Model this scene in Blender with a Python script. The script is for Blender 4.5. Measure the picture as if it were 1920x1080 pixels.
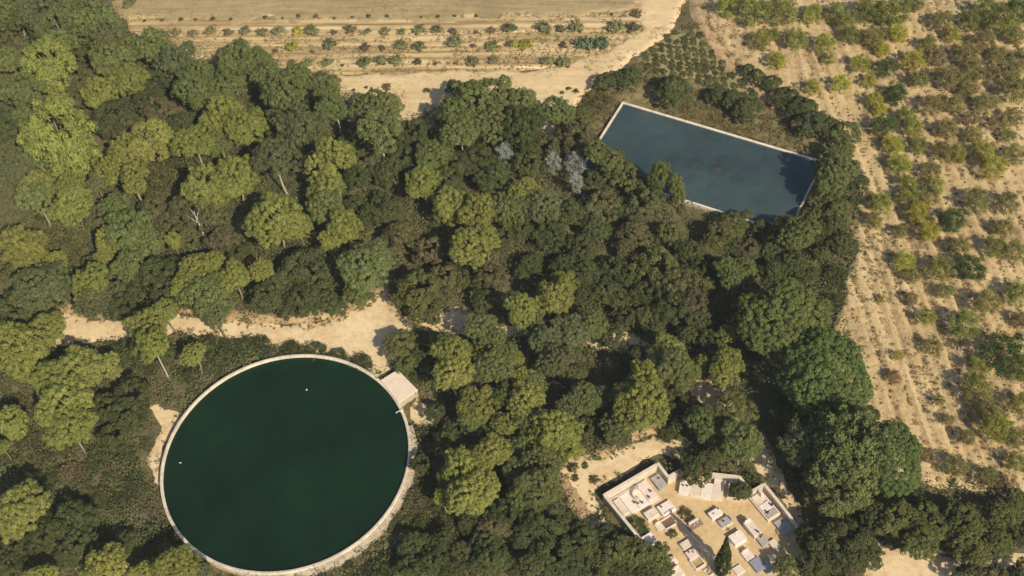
import bpy, math, random
import numpy as np
from mathutils import Matrix, Vector

# ------------------------------------------------------------------ clean
for o in list(bpy.data.objects): bpy.data.objects.remove(o)
scene = bpy.context.scene
COL = scene.collection

# ------------------------------------------------------------------ camera
F_PX, DEP, ROLL = 2430.27, 0.904095, -0.1192733          # focal length in pixels of a 1920 px wide frame
CAM = np.array([29.762, -83.888, 135.574])
_f = np.array([0, math.cos(DEP), -math.sin(DEP)]); _r = np.array([1., 0, 0]); _u = np.cross(_r, _f)
_c, _s = math.cos(ROLL), math.sin(ROLL)
_r, _u = _c*_r + _s*_u, -_s*_r + _c*_u
cd = bpy.data.cameras.new('camera'); cam = bpy.data.objects.new('camera', cd); COL.objects.link(cam)
cd.sensor_width = 36.0; cd.lens = F_PX/1920*36.0; cd.clip_start = 1.0; cd.clip_end = 6000
cam.matrix_world = Matrix(((_r[0], _u[0], -_f[0], CAM[0]), (_r[1], _u[1], -_f[1], CAM[1]), (_r[2], _u[2], -_f[2], CAM[2]), (0, 0, 0, 1)))
scene.camera = cam
scene.render.resolution_x, scene.render.resolution_y = 1024, 576

# ------------------------------------------------------------------ light
SUN_EL, SUN_AZ = math.radians(41), math.radians(-61.5)    # azimuth of the sun, counter-clockwise from +X
world = bpy.data.worlds.new('World'); scene.world = world; world.use_nodes = True
wn = world.node_tree.nodes; bg = wn['Background']
sky = wn.new('ShaderNodeTexSky'); sky.sky_type = 'NISHITA'; sky.sun_disc = False
sky.sun_elevation = SUN_EL; sky.sun_rotation = math.pi/2 - SUN_AZ
sky.air_density = 1.0; sky.dust_density = 1.5
world.node_tree.links.new(sky.outputs[0], bg.inputs[0]); bg.inputs[1].default_value = 0.09
sl = bpy.data.lights.new('sun', 'SUN'); sl.energy = 4.6; sl.angle = math.radians(0.53); sl.color = (1.0, 0.87, 0.64)
so = bpy.data.objects.new('sun', sl); COL.objects.link(so)
sd_ = Vector((math.cos(SUN_EL)*math.cos(SUN_AZ), math.cos(SUN_EL)*math.sin(SUN_AZ), math.sin(SUN_EL)))
so.rotation_euler = sd_.to_track_quat('Z', 'Y').to_euler(); so.location = (60, -60, 120)
vs = scene.view_settings; vs.view_transform = 'Standard'; vs.look = 'None'; vs.exposure = 0.18; vs.gamma = 1.0
vs.use_curve_mapping = False
scene.render.engine = 'CYCLES'
scene.cycles.max_bounces = 6; scene.cycles.transparent_max_bounces = 8

# ------------------------------------------------------------------ helpers
def px(x, y, z=0.0):
    """photo pixel -> point on the horizontal plane at height z"""
    d = _f + _r*((x-960)/F_PX) - _u*((y-540)/F_PX)
    return CAM + d*((z-CAM[2])/d[2])
def pscale(P):
    return F_PX/((np.asarray(P, float)-CAM) @ _f)          # pixels per metre at P
def poly_px(pts, z=0.0): return np.array([px(x, y, z)[:2] for x, y in pts])

def sdf(P, poly):
    """signed distance to a polygon, positive inside"""
    n = len(poly); d = np.full(len(P), 1e9); ins = np.zeros(len(P), bool)
    for i in range(n):
        a = poly[i]; b = poly[(i+1) % n]; e = b-a; w = P-a
        t = np.clip((w @ e)/max(e @ e, 1e-12), 0, 1)
        d = np.minimum(d, ((w - t[:, None]*e)**2).sum(1))
        c1 = (a[1] > P[:, 1]) != (b[1] > P[:, 1])
        with np.errstate(divide='ignore', invalid='ignore'):
            xx = (b[0]-a[0])*(P[:, 1]-a[1])/(b[1]-a[1]) + a[0]
        ins ^= c1 & (P[:, 0] < xx)
    d = np.sqrt(d); return np.where(ins, d, -d)

def _h(ix, iy, seed):
    v = np.sin(ix*127.1 + iy*311.7 + seed*74.7)*43758.5453
    return v - np.floor(v)
def vnoise(x, y, seed=0):
    ix, iy = np.floor(x), np.floor(y); fx, fy = x-ix, y-iy
    fx = fx*fx*(3-2*fx); fy = fy*fy*(3-2*fy)
    a = _h(ix, iy, seed); b = _h(ix+1, iy, seed); c = _h(ix, iy+1, seed); d = _h(ix+1, iy+1, seed)
    return (a*(1-fx)+b*fx)*(1-fy) + (c*(1-fx)+d*fx)*fy
def fnoise(x, y, seed=0, o=3):
    s = 0; a = .5
    for k in range(o):
        s = s + a*(vnoise(x, y, seed+k*13)*2-1); x = x*2.03; y = y*2.03; a *= .5
    return s

def mesh_np(name, V, faces, tint=None, smooth=False):
    """faces: an (n,k) array of equal sized polygons"""
    V = np.asarray(V, np.float32); faces = np.asarray(faces, np.int32); n, k = faces.shape
    me = bpy.data.meshes.new(name)
    me.vertices.add(len(V)); me.vertices.foreach_set('co', V.ravel())
    me.loops.add(n*k); me.loops.foreach_set('vertex_index', faces.ravel())
    me.polygons.add(n); me.polygons.foreach_set('loop_start', np.arange(0, n*k, k, dtype=np.int32))
    me.polygons.foreach_set('loop_total', np.full(n, k, np.int32))
    if smooth: me.polygons.foreach_set('use_smooth', np.ones(n, bool))
    if tint is not None:
        at = me.attributes.new('tint', 'FLOAT', 'POINT'); at.data.foreach_set('value', np.asarray(tint, np.float32))
    me.update(); return me
def obj(name, me, mat=None, parent=None, loc=None):
    o = bpy.data.objects.new(name, me); COL.objects.link(o)
    if mat is not None and me is not None and not me.materials: me.materials.append(mat)
    if parent is not None: o.parent = parent
    if loc is not None: o.location = loc
    return o
def tag(o, label, cat, group=None):
    o['label'] = label; o['category'] = cat
    if group: o['group'] = group
    return o
def empty(name, loc=(0, 0, 0), rz=0.0):
    o = bpy.data.objects.new(name, None); COL.objects.link(o); o.location = loc; o.rotation_euler = (0, 0, rz)
    o.empty_display_size = .3; return o

class MB:
    """small mesh builder: boxes, prisms, tubes"""
    def __init__(s): s.v = []; s.f = []
    def prism(s, pts, z0, z1, inset=0.0):
        n = len(pts); c = np.mean(np.array(pts, float), axis=0); b = len(s.v)
        for x, y in pts: s.v.append((x, y, z0))
        if inset:
            zi = z1 - inset
            for x, y in pts: s.v.append((x, y, zi))
            for x, y in pts:
                d = np.array((x, y))-c; L = np.hypot(*d); q = c + d*(1-1.3*inset/L); s.v.append((q[0], q[1], z1))
            rings = 3
        else:
            for x, y in pts: s.v.append((x, y, z1))
            rings = 2
        for r in range(rings-1):
            for i in range(n):
                j = (i+1) % n; s.f.append((b+r*n+i, b+r*n+j, b+(r+1)*n+j, b+(r+1)*n+i))
        s.f.append(tuple(b+(rings-1)*n+i for i in range(n))); s.f.append(tuple(b+i for i in reversed(range(n))))
        return s
    def box(s, x0, x1, y0, y1, z0, z1, inset=0.02):
        return s.prism([(x0, y0), (x1, y0), (x1, y1), (x0, y1)], z0, z1, inset)
    def tube(s, pts, rad, n=7):
        pts = [np.array(p, float) for p in pts]; b = len(s.v)
        for i, p in enumerate(pts):
            t = pts[min(i+1, len(pts)-1)] - pts[max(i-1, 0)]; t /= np.linalg.norm(t)
            a = np.cross(t, (0.31, 0.92, 0.11)); a /= np.linalg.norm(a); c = np.cross(t, a)
            for k in range(n):
                w = 2*math.pi*k/n; s.v.append(tuple(p + (a*math.cos(w) + c*math.sin(w))*rad[i]))
        for i in range(len(pts)-1):
            for k in range(n):
                j = (k+1) % n; s.f.append((b+i*n+k, b+i*n+j, b+(i+1)*n+j, b+(i+1)*n+k))
        s.f.append(tuple(b+(len(pts)-1)*n+k for k in range(n))); s.f.append(tuple(b+k for k in reversed(range(n))))
        return s
    def lathe(s, prof, n=12, c=(0, 0)):
        b = len(s.v)
        for r, z in prof:
            for k in range(n):
                w = 2*math.pi*k/n; s.v.append((c[0]+r*math.cos(w), c[1]+r*math.sin(w), z))
        for i in range(len(prof)-1):
            for k in range(n):
                j = (k+1) % n; s.f.append((b+i*n+k, b+i*n+j, b+(i+1)*n+j, b+(i+1)*n+k))
        s.f.append(tuple(b+(len(prof)-1)*n+k for k in range(n))); s.f.append(tuple(b+k for k in reversed(range(n))))
        return s
    def build(s, name, mat, parent=None, loc=None, smooth=False):
        me = bpy.data.meshes.new(name); me.from_pydata(s.v, [], s.f); me.update()
        if smooth:
            for p in me.polygons: p.use_smooth = True
        return obj(name, me, mat, parent, loc)

# ------------------------------------------------------------------ materials
def new_mat(name):
    m = bpy.data.materials.new(name); m.use_nodes = True; nt = m.node_tree
    for n in list(nt.nodes): nt.nodes.remove(n)
    out = nt.nodes.new('ShaderNodeOutputMaterial'); return m, nt, out
def N(nt, t, **kw):
    n = nt.nodes.new(t)
    for k, v in kw.items():
        if hasattr(n, k): setattr(n, k, v)
        else: n.inputs[k].default_value = v
    return n
def ramp(nt, fac, stops):
    r = nt.nodes.new('ShaderNodeValToRGB'); nt.links.new(fac, r.inputs[0])
    e = r.color_ramp.elements
    while len(e) < len(stops): e.new(0.5)
    for i, (p, c) in enumerate(stops): e[i].position = p; e[i].color = (*c, 1)
    return r.outputs[0]
def mixc(nt, fac, a, b, mode='MIX'):
    m = nt.nodes.new('ShaderNodeMix'); m.data_type = 'RGBA'; m.blend_type = mode
    if isinstance(fac, (int, float)): m.inputs[0].default_value = fac
    else: nt.links.new(fac, m.inputs[0])
    for i, c in ((6, a), (7, b)):
        if isinstance(c, tuple): m.inputs[i].default_value = (*c, 1)
        else: nt.links.new(c, m.inputs[i])
    return m.outputs[2]
def noise(nt, scale, detail=4, rough=.6, stretch=None, coord='Object', off=0.0):
    tc = nt.nodes.new('ShaderNodeTexCoord'); mp = nt.nodes.new('ShaderNodeMapping')
    nt.links.new(tc.outputs[coord], mp.inputs[0])
    if stretch: mp.inputs['Scale'].default_value = stretch
    mp.inputs['Location'].default_value = (off, off*.7, 0)
    n = nt.nodes.new('ShaderNodeTexNoise'); n.inputs['Scale'].default_value = scale
    n.inputs['Detail'].default_value = detail; n.inputs['Roughness'].default_value = rough
    nt.links.new(mp.outputs[0], n.inputs['Vector']); return n.outputs['Fac']
def finish(nt, out, col, rough=.9, bump=None, bstr=.4, bdist=.1, spec=.2):
    b = nt.nodes.new('ShaderNodeBsdfPrincipled'); b.inputs['Roughness'].default_value = rough
    b.inputs['Specular IOR Level'].default_value = spec
    if isinstance(col, tuple): b.inputs['Base Color'].default_value = (*col, 1)
    else: nt.links.new(col, b.inputs['Base Color'])
    if bump is not None:
        bn = nt.nodes.new('ShaderNodeBump'); bn.inputs['Strength'].default_value = bstr; bn.inputs['Distance'].default_value = bdist
        nt.links.new(bump, bn.inputs['Height']); nt.links.new(bn.outputs[0], b.inputs['Normal'])
    nt.links.new(b.outputs[0], out.inputs[0]); return b

def soil_mat(name, stops, big=.08, fine=1.6, streak=None, specks=None, bstr=.5, speck_amt=.62):
    """earth: three scales of noise, optional streaks along local X and scattered specks"""
    m, nt, out = new_mat(name)
    n1 = noise(nt, big, 5, .65); n2 = noise(nt, fine, 6, .75, off=7)
    mm = N(nt, 'ShaderNodeMath', operation='MULTIPLY_ADD'); nt.links.new(n2, mm.inputs[0]); mm.inputs[1].default_value = .55
    sc = N(nt, 'ShaderNodeMath', operation='MULTIPLY'); nt.links.new(n1, sc.inputs[0]); sc.inputs[1].default_value = .45
    nt.links.new(sc.outputs[0], mm.inputs[2]); fac = mm.outputs[0]
    if streak:
        n3 = noise(nt, streak[0], 5, .7, stretch=streak[1], off=3)
        a = N(nt, 'ShaderNodeMath', operation='MULTIPLY'); nt.links.new(fac, a.inputs[0]); a.inputs[1].default_value = 1-streak[2]
        b = N(nt, 'ShaderNodeMath', operation='MULTIPLY_ADD'); nt.links.new(n3, b.inputs[0]); b.inputs[1].default_value = streak[2]
        nt.links.new(a.outputs[0], b.inputs[2]); fac = b.outputs[0]
    c = ramp(nt, fac, stops)
    if specks:
        n4 = noise(nt, specks[0], 3, .7, off=11)
        f = ramp(nt, n4, [(speck_amt, (0, 0, 0)), (speck_amt+.08, (1, 1, 1))])
        c = mixc(nt, f, c, specks[1])
    finish(nt, out, c, .95, n2, bstr, .12, .1); return m

M = {}
M['forest_soil'] = soil_mat('forest_soil', [(.32, (.075, .074, .038)), (.46, (.120, .108, .058)), (.58, (.185, .15, .086)), (.74, (.34, .26, .16))], .12, 1.3, specks=(.9, (.05, .06, .025)))
M['sand'] = soil_mat('sand', [(.33, (.42, .30, .17)), (.43, (.58, .44, .26)), (.53, (.69, .55, .35)), (.66, (.77, .64, .44))], .16, 1.2, specks=(2.4, (.46, .34, .20)), bstr=.45, speck_amt=.64)
M['field'] = soil_mat('field', [(.38, (.25, .18, .095)), (.46, (.38, .285, .15)), (.53, (.54, .41, .23)), (.62, (.68, .54, .33))], .1, 1.2, streak=(.5, (.06, 1.4, 1), .78), bstr=.5)
M['dry_grass'] = soil_mat('dry_grass', [(.33, (.22, .172, .09)), (.46, (.31, .24, .13)), (.56, (.40, .31, .175)), (.70, (.53, .41, .24))], .09, 1.4, streak=(.9, (.14, 1.4, 1), .45), bstr=.4)
M['orchard'] = soil_mat('orchard', [(.35, (.24, .17, .09)), (.43, (.38, .28, .15)), (.51, (.53, .40, .22)), (.64, (.66, .51, .30))], .11, 1.3, streak=(.7, (1.4, .12, 1), .46), specks=(2.2, (.20, .145, .085)), bstr=1.0, speck_amt=.585)
M['field_sand'] = soil_mat('field_sand', [(.34, (.42, .30, .16)), (.45, (.57, .43, .245)), (.56, (.67, .52, .32)), (.72, (.74, .60, .40))], .12, 1.3, streak=(.6, (.12, 1.3, 1), .4), specks=(1.6, (.38, .28, .15)), bstr=.35, speck_amt=.63)
M['meadow'] = soil_mat('meadow', [(.33, (.095, .10, .04)), (.46, (.16, .145, .065)), (.56, (.26, .20, .105)), (.70, (.42, .31, .17))], .14, 1.5, specks=(1.3, (.09, .10, .035)), bstr=.5, speck_amt=.58)
M['vine_soil'] = soil_mat('vine_soil', [(.33, (.17, .155, .07)), (.46, (.25, .215, .105)), (.58, (.35, .28, .145)), (.72, (.48, .36, .20))], .15, 1.4, bstr=.4)
M['cem_ground'] = soil_mat('cem_ground', [(.33, (.44, .31, .165)), (.48, (.56, .415, .23)), (.62, (.64, .50, .31)), (.75, (.66, .56, .40))], .35, 1.8, bstr=.25)
M['bank'] = soil_mat('bank', [(.32, (.20, .14, .08)), (.46, (.36, .25, .145)), (.58, (.50, .37, .215)), (.72, (.60, .46, .28))], .4, 1.6, bstr=.7)

def stone_mat(name, c, var=.22, stain=(.25, .22, .18), amt=.5, scale=2.2, rough=.8):
    m, nt, out = new_mat(name)
    n1 = noise(nt, scale, 6, .7, coord='Object'); n2 = noise(nt, scale*6, 3, .6, off=5)
    d = tuple(x*(1-var) for x in c); l = tuple(min(x*(1+var*.5), .9) for x in c)
    c0 = ramp(nt, n1, [(.35, d), (.5, c), (.68, l)])
    f = ramp(nt, n2, [(.52, (0, 0, 0)), (.75, (amt, amt, amt))])
    c0 = mixc(nt, f, c0, stain); finish(nt, out, c0, rough, n2, .25, .02, .25); return m
M['concrete'] = stone_mat('concrete', (.64, .57, .46), .25, (.36, .31, .23), .5, .8)
M['rim'] = stone_mat('rim', (.62, .55, .44), .32, (.32, .27, .20), .7, .5)
M['wall_out'] = stone_mat('wall_out', (.50, .43, .33), .3, (.22, .19, .15), .7, 1.0)
M['roof_slab'] = stone_mat('roof_slab', (.72, .60, .49), .10, (.55, .46, .37), .35, .8)
M['render_wall'] = stone_mat('render_wall', (.60, .54, .45), .2, (.36, .32, .26), .5, 1.2)
M['pool_rim'] = stone_mat('pool_rim', (.70, .63, .53), .2, (.42, .36, .28), .6, .9)
M['white_stone'] = stone_mat('white_stone', (.76, .67, .62), .12, (.50, .43, .38), .45, 1.6)
M['pink_stone'] = stone_mat('pink_stone', (.70, .58, .52), .15, (.46, .38, .33), .5, 1.5)
M['cream_stone'] = stone_mat('cream_stone', (.66, .58, .47), .18, (.40, .35, .27), .5, 1.6)
M['grey_stone'] = stone_mat('grey_stone', (.38, .36, .34), .2, (.22, .21, .20), .5, 1.8)
M['dark_stone'] = stone_mat('dark_stone', (.17, .165, .165), .2, (.09, .09, .09), .5, 2.0, .45)
M['rose_stone'] = stone_mat('rose_stone', (.26, .17, .145), .25, (.14, .10, .09), .5, 2.2, .6)
M['bluish'] = stone_mat('bluish', (.26, .27, .36), .15, (.18, .18, .25), .4, 1.6, .6)
M['tomb_soil'] = stone_mat('tomb_soil', (.19, .115, .07), .3, (.10, .07, .045), .6, 3.0, .95)
M['ochre_soil'] = stone_mat('ochre_soil', (.42, .32, .16), .3, (.20, .17, .08), .6, 3.0, .95)
M['iron'] = stone_mat('iron', (.05, .045, .04), .2, (.08, .05, .03), .5, 5.0, .5)
M['white_paint'] = stone_mat('white_paint', (.78, .77, .73), .08, (.6, .58, .53), .3, 4.0, .5)
M['flower'] = stone_mat('flower', (.60, .52, .48), .4, (.35, .12, .10), .9, 9.0, .7)

def bark_mat(name, c):
    m, nt, out = new_mat(name)
    n1 = noise(nt, 6, 5, .7, stretch=(1, 1, .35))
    c0 = ramp(nt, n1, [(.35, tuple(x*.5 for x in c)), (.55, c), (.75, tuple(min(.8, x*1.35) for x in c))])
    finish(nt, out, c0, .9, n1, .5, .05, .1); return m
M['pine_bark'] = bark_mat('pine_bark', (.36, .29, .22)); M['pale_bark'] = bark_mat('pale_bark', (.52, .45, .36)); M['oak_bark'] = bark_mat('oak_bark', (.13, .105, .08)); M['dead_wood'] = bark_mat('dead_wood', (.46, .42, .36))

def leaf_mat(name, trans=.28, var=.35, hue=None, nscale=.5):
    """foliage: the tree's own colour (object colour), per-clump variation (mesh attribute) and soft noise"""
    m, nt, out = new_mat(name)
    oi = nt.nodes.new('ShaderNodeObjectInfo'); at = nt.nodes.new('ShaderNodeAttribute'); at.attribute_name = 'tint'
    mr = N(nt, 'ShaderNodeMapRange'); nt.links.new(at.outputs['Fac'], mr.inputs[0]); mr.inputs[3].default_value = 1-var; mr.inputs[4].default_value = 1+var
    c = nt.nodes.new('ShaderNodeVectorMath'); c.operation = 'SCALE'; nt.links.new(oi.outputs['Color'], c.inputs[0]); nt.links.new(mr.outputs[0], c.inputs['Scale'])
    col = c.outputs[0]
    if hue:
        n1 = noise(nt, nscale, 3, .6, coord='Object'); f = ramp(nt, n1, [(.50, (0, 0, 0)), (.72, (.75, .75, .75))]); col = mixc(nt, f, col, hue)
    d = nt.nodes.new('ShaderNodeBsdfDiffuse'); t = nt.nodes.new('ShaderNodeBsdfTranslucent')
    nt.links.new(col, d.inputs[0])
    tc = mixc(nt, 1.0, col, (1.15, 1.1, .55), 'MULTIPLY'); nt.links.new(tc, t.inputs[0])
    mx = nt.nodes.new('ShaderNodeMixShader'); mx.inputs[0].default_value = trans
    nt.links.new(d.outputs[0], mx.inputs[1]); nt.links.new(t.outputs[0], mx.inputs[2]); nt.links.new(mx.outputs[0], out.inputs[0]); return m
M['needles'] = leaf_mat('needles', .25, .30); M['leaves'] = leaf_mat('leaves', .22, .38); M['soft_leaves'] = leaf_mat('soft_leaves', .36, .4)

def under_mat():
    m, nt, out = new_mat('undergrowth_leaves')
    at = nt.nodes.new('ShaderNodeAttribute'); at.attribute_name = 'tint'
    n1 = noise(nt, .16, 3, .6)
    a = ramp(nt, at.outputs['Fac'], [(0., (.080, .098, .044)), (.45, (.112, .128, .056)), (.80, (.150, .156, .072)), (1., (.180, .168, .085))])
    f = ramp(nt, n1, [(.58, (0, 0, 0)), (.76, (.4, .4, .4))]); c = mixc(nt, f, a, (.150, .138, .072))
    d = nt.nodes.new('ShaderNodeBsdfDiffuse'); nt.links.new(c, d.inputs[0]); nt.links.new(d.outputs[0], out.inputs[0]); return m
M['under'] = under_mat()
def plain_tint_mat(name, stops):
    m, nt, out = new_mat(name)
    at = nt.nodes.new('ShaderNodeAttribute'); at.attribute_name = 'tint'
    c = ramp(nt, at.outputs['Fac'], stops)
    d = nt.nodes.new('ShaderNodeBsdfDiffuse'); nt.links.new(c, d.inputs[0]); nt.links.new(d.outputs[0], out.inputs[0]); return m
M['straw'] = plain_tint_mat('straw', [(0., (.14, .135, .058)), (.4, (.22, .185, .095)), (.7, (.33, .25, .13)), (1., (.42, .32, .18))])
M['weeds'] = plain_tint_mat('weeds', [(0., (.075, .085, .03)), (.5, (.14, .13, .055)), (.8, (.24, .175, .09)), (1., (.26, .10, .05))])

def water_mat(name, deep, see=0.0, rip=.03):
    m, nt, out = new_mat(name)
    n0 = noise(nt, .09, 6, .7); c = ramp(nt, n0, [(.33, tuple(x*.68 for x in deep)), (.5, deep), (.68, tuple(x*1.35 for x in deep))])
    d = nt.nodes.new('ShaderNodeBsdfDiffuse'); nt.links.new(c, d.inputs[0]); base = d.outputs[0]
    if see:
        t = nt.nodes.new('ShaderNodeBsdfTransparent'); t.inputs[0].default_value = (.72, .88, .95, 1)
        mx = nt.nodes.new('ShaderNodeMixShader'); mx.inputs[0].default_value = see
        nt.links.new(base, mx.inputs[1]); nt.links.new(t.outputs[0], mx.inputs[2]); base = mx.outputs[0]
    g = nt.nodes.new('ShaderNodeBsdfGlossy'); g.inputs['Roughness'].default_value = .06
    fr = nt.nodes.new('ShaderNodeFresnel'); fr.inputs[0].default_value = 1.33
    n2 = noise(nt, 1.6, 4, .6, off=4); b = nt.nodes.new('ShaderNodeBump'); b.inputs['Strength'].default_value = .25; b.inputs['Distance'].default_value = rip
    nt.links.new(n2, b.inputs['Height']); nt.links.new(b.outputs[0], g.inputs['Normal']); nt.links.new(b.outputs[0], fr.inputs['Normal'])
    mx = nt.nodes.new('ShaderNodeMixShader'); nt.links.new(fr.outputs[0], mx.inputs[0]); nt.links.new(base, mx.inputs[1]); nt.links.new(g.outputs[0], mx.inputs[2])
    nt.links.new(mx.outputs[0], out.inputs[0]); return m
M['green_water'] = water_mat('green_water', (.0050, .0210, .0100))
M['blue_water'] = water_mat('blue_water', (.090, .135, .145), .58)
M['pool_floor'] = stone_mat('pool_floor', (.13, .20, .20), .25, (.09, .14, .145), .5, .25)
M['weed_disc'] = stone_mat('weed_disc', (.030, .045, .050), .3, (.008, .012, .016), .5, 1.0)
M['rust_disc'] = stone_mat('rust_disc', (.62, .17, .09), .25, (.35, .11, .07), .5, 1.0)

# ================================================================== SETTING
FOREST = poly_px([(-260, -60), (130, -60), (205, 0), (240, 60), (330, 95), (400, 112), (490, 150), (600, 170), (700, 200), (770, 222), (830, 200), (1000, 205), (1085, 215), (1110, 262),
                  (1085, 318), (1280, 378), (1515, 452), (1552, 310), (1580, 270), (1618, 330), (1612, 480), (1588, 600), (1605, 730), (1690, 880), (1730, 905), (2150, 905), (2150, 1190), (-260, 1190)])
TRACKS = [poly_px(p) for p in [
    [(85, 578), (118, 574), (150, 596), (235, 598), (318, 580), (372, 592), (470, 604), (520, 606), (610, 604), (652, 585), (690, 558), (728, 556), (748, 585), (790, 592), (872, 578), (900, 602), (960, 612), (1110, 624), (1180, 622),
     (1185, 650), (1110, 648), (960, 632), (860, 626), (760, 628), (745, 645), (738, 688), (716, 706), (700, 700), (690, 672), (640, 662), (520, 648), (430, 632), (330, 628), (240, 640), (150, 648), (70, 648)],
    [(1155, 618), (1190, 625), (1260, 670), (1340, 720), (1400, 780), (1440, 840), (1475, 900), (1520, 985), (1500, 1000), (1460, 935), (1425, 890), (1395, 830), (1330, 770), (1240, 690), (1160, 652)],
    [(1235, 810), (1275, 830), (1290, 862), (1230, 860), (1140, 905), (1118, 925), (1135, 985), (1110, 985), (1070, 935), (1048, 890), (1060, 868), (1130, 860), (1190, 825)],
    [(1632, 1000), (1670, 1010), (1700, 1035), (1800, 1040), (2000, 1020), (2000, 1060), (1820, 1080), (1750, 1130), (1600, 1130)],
    [(266, 746), (300, 757), (345, 778), (324, 806), (307, 838), (303, 870), (298, 908), (285, 908), (283, 860), (288, 825), (298, 805), (279, 780)],
    [(775, 735), (830, 770), (822, 796), (785, 800), (770, 770)],
    [(1010, 215), (1055, 215), (1055, 260), (1015, 258)],
]]
FIELD_SAND = [poly_px(p) for p in [
    [(230, 82), (330, 104), (480, 132), (700, 138), (1010, 128), (1130, 98), (1200, 56), (1215, -80), (1290, -80), (1285, 20), (1255, 60), (1200, 105), (1110, 160), (1085, 200), (1060, 235), (1000, 225), (900, 250), (780, 245), (700, 240), (560, 190), (420, 150), (330, 120), (240, 90)]]]
FIELD = [poly_px([(60, -140), (205, -10), (236, 40), (250, 88), (420, 130), (560, 140), (760, 142), (950, 136), (1060, 128), (1140, 104), (1205, 66), (1216, 0), (1222, -140)])]
GRASS_TOP = [poly_px([(60, -140), (190, -10), (225, 34), (330, 42), (480, 44), (700, 44), (960, 36), (1080, 34), (1200, 22), (1215, 0), (1222, -140)])]
ORCHARD = [poly_px([(1305, -140), (1318, 10), (1350, 90), (1412, 150), (1480, 205), (1560, 262), (1600, 330), (1596, 480), (1566, 580), (1552, 640), (1578, 730), (1670, 880), (1705, 918), (2250, 930), (2250, -140)])]
MEADOW = [poly_px([(1180, 125), (1230, 95), (1290, 45), (1305, 10), (1318, 15), (1352, 92), (1414, 155), (1482, 210), (1562, 268), (1590, 330), (1400, 300), (1167, 200), (1108, 275), (1062, 270), (1075, 215), (1095, 175), (1130, 150)])]
VINES = [poly_px([(1196, 108), (1262, 62), (1302, 52), (1330, 90), (1400, 158), (1440, 190), (1420, 196), (1340, 178), (1300, 152), (1215, 142)])]
PA = px(1133, 928, 1.6); UANG = math.radians(25.667); U = np.array([math.cos(UANG), math.sin(UANG)]); Vv = np.array([U[1], -U[0]])
def uv(u, v): return PA[:2] + U*u + Vv*v
def px_uv(x, y, z=.5):
    q = px(x, y, z)[:2]-PA[:2]; return float(q @ U), float(q @ Vv)
CEM = [np.array([uv(*p) for p in [(-.1, -.1), (7.6, -.1), (7.6, 2.2), (9.8, 1.9), (12.4, 4.0), (14.9, 6.2), (14.8, 8.5), (16.6, 8.5), (16.6, 20), (1.2, 20), (1.2, 11.5), (.2, 6.9)]])]
PC = np.array([0., 0.])                                    # centre of the round basin
RIN, ROUT, RIMZ, WZ = 15.0, 15.34, 1.2, .80
POOLZ = .9
pk = [px(1167, 190, POOLZ)[:2], px(1545, 302, POOLZ)[:2]]
_e = pk[1]-pk[0]; PL = float(np.hypot(*_e)); PE = _e/PL; PN = np.array([PE[1], -PE[0]])      # long side and direction towards the forest
PW = float(((px(1345, 396, POOLZ)[:2]-pk[0]) @ PN))
POOL = np.array([pk[0], pk[1], pk[1]+PN*PW, pk[0]+PN*PW])
HUT = np.array([px(x, y, RIMZ)[:2] for x, y in [(714, 714), (746, 694.5), (784, 733), (748, 757)]])

def union(P, polys): return np.max([sdf(P, q) for q in polys], axis=0)

def sheet(name, polys, mat, cell=.5, lift=.05, rough_edge=.8, ang=0.0, relief=None, seed=1):
    """a sheet of ground whose irregular edge dips under the sheet below"""
    allp = np.vstack(polys); c, s = math.cos(ang), math.sin(ang); R = np.array([[c, s], [-s, c]])      # world -> local
    L = allp @ R.T; lo = L.min(0)-1.5; hi = L.max(0)+1.5
    nx, ny = [int(math.ceil(k/cell))+1 for k in (hi-lo)]
    gx, gy = np.meshgrid(lo[0]+np.arange(nx)*cell, lo[1]+np.arange(ny)*cell)
    PL_ = np.c_[gx.ravel(), gy.ravel()]; W = PL_ @ R
    d = union(W, polys) + rough_edge*fnoise(W[:, 0]*.35, W[:, 1]*.35, seed, 4)*1.6
    z = np.clip(d/.6, -1.5, 1)*lift
    if relief is not None: z = z + relief(PL_[:, 0], PL_[:, 1], W)*np.clip(d/1.0, 0, 1)
    keep = d > -.9
    idx = np.arange(nx*ny).reshape(ny, nx)
    q = np.stack([idx[:-1, :-1], idx[:-1, 1:], idx[1:, 1:], idx[1:, :-1]], -1).reshape(-1, 4)
    q = q[keep[q].any(1)]
    used = np.unique(q); mp = np.full(nx*ny, -1); mp[used] = np.arange(len(used))
    me = mesh_np(name, np.c_[PL_[used], z[used]], mp[q], smooth=True)
    o = obj(name, me, mat); o.rotation_euler = (0, 0, ang); o['kind'] = 'structure'; return o

g = MB(); g.v = [(-2500, -2500, 0), (2500, -2500, 0), (2500, 2500, 0), (-2500, 2500, 0)]; g.f = [(0, 1, 2, 3)]
o = g.build('ground', M['forest_soil']); o['kind'] = 'structure'
FANG = math.radians(-9.7)
sheet('ploughed_field', FIELD, M['field'], .4, .20, .6, FANG, lambda x, y, W: .10*np.sin(y*2*math.pi/1.35)+.06*fnoise(x*.3, y*1.4, 3), 2)
sheet('dry_meadow', GRASS_TOP, M['dry_grass'], .6, .36, 1.2, FANG, lambda x, y, W: .05*fnoise(x*.8, y*.8, 5), 3)
sheet('meadow', MEADOW, M['meadow'], .4, .16, .8, 0, lambda x, y, W: .10*fnoise(x*.6, y*.6, 9), 4)
RUTX = [px(x_, 700)[0] for x_ in (1655, 1690, 1708, 1738, 1756, 1790, 1842, 1868)]
def ruts(x, y):
    w = .35*fnoise(x*0+3.3, y*.06, 17); z = 0*x
    for k, c_ in enumerate(RUTX): z = z - (.42 if k in (2, 3, 5) else .28)*np.exp(-((x-c_-w-(y-5)*.012)/.24)**2)*np.clip((34-y)/10, .15, 1)
    return z
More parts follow.
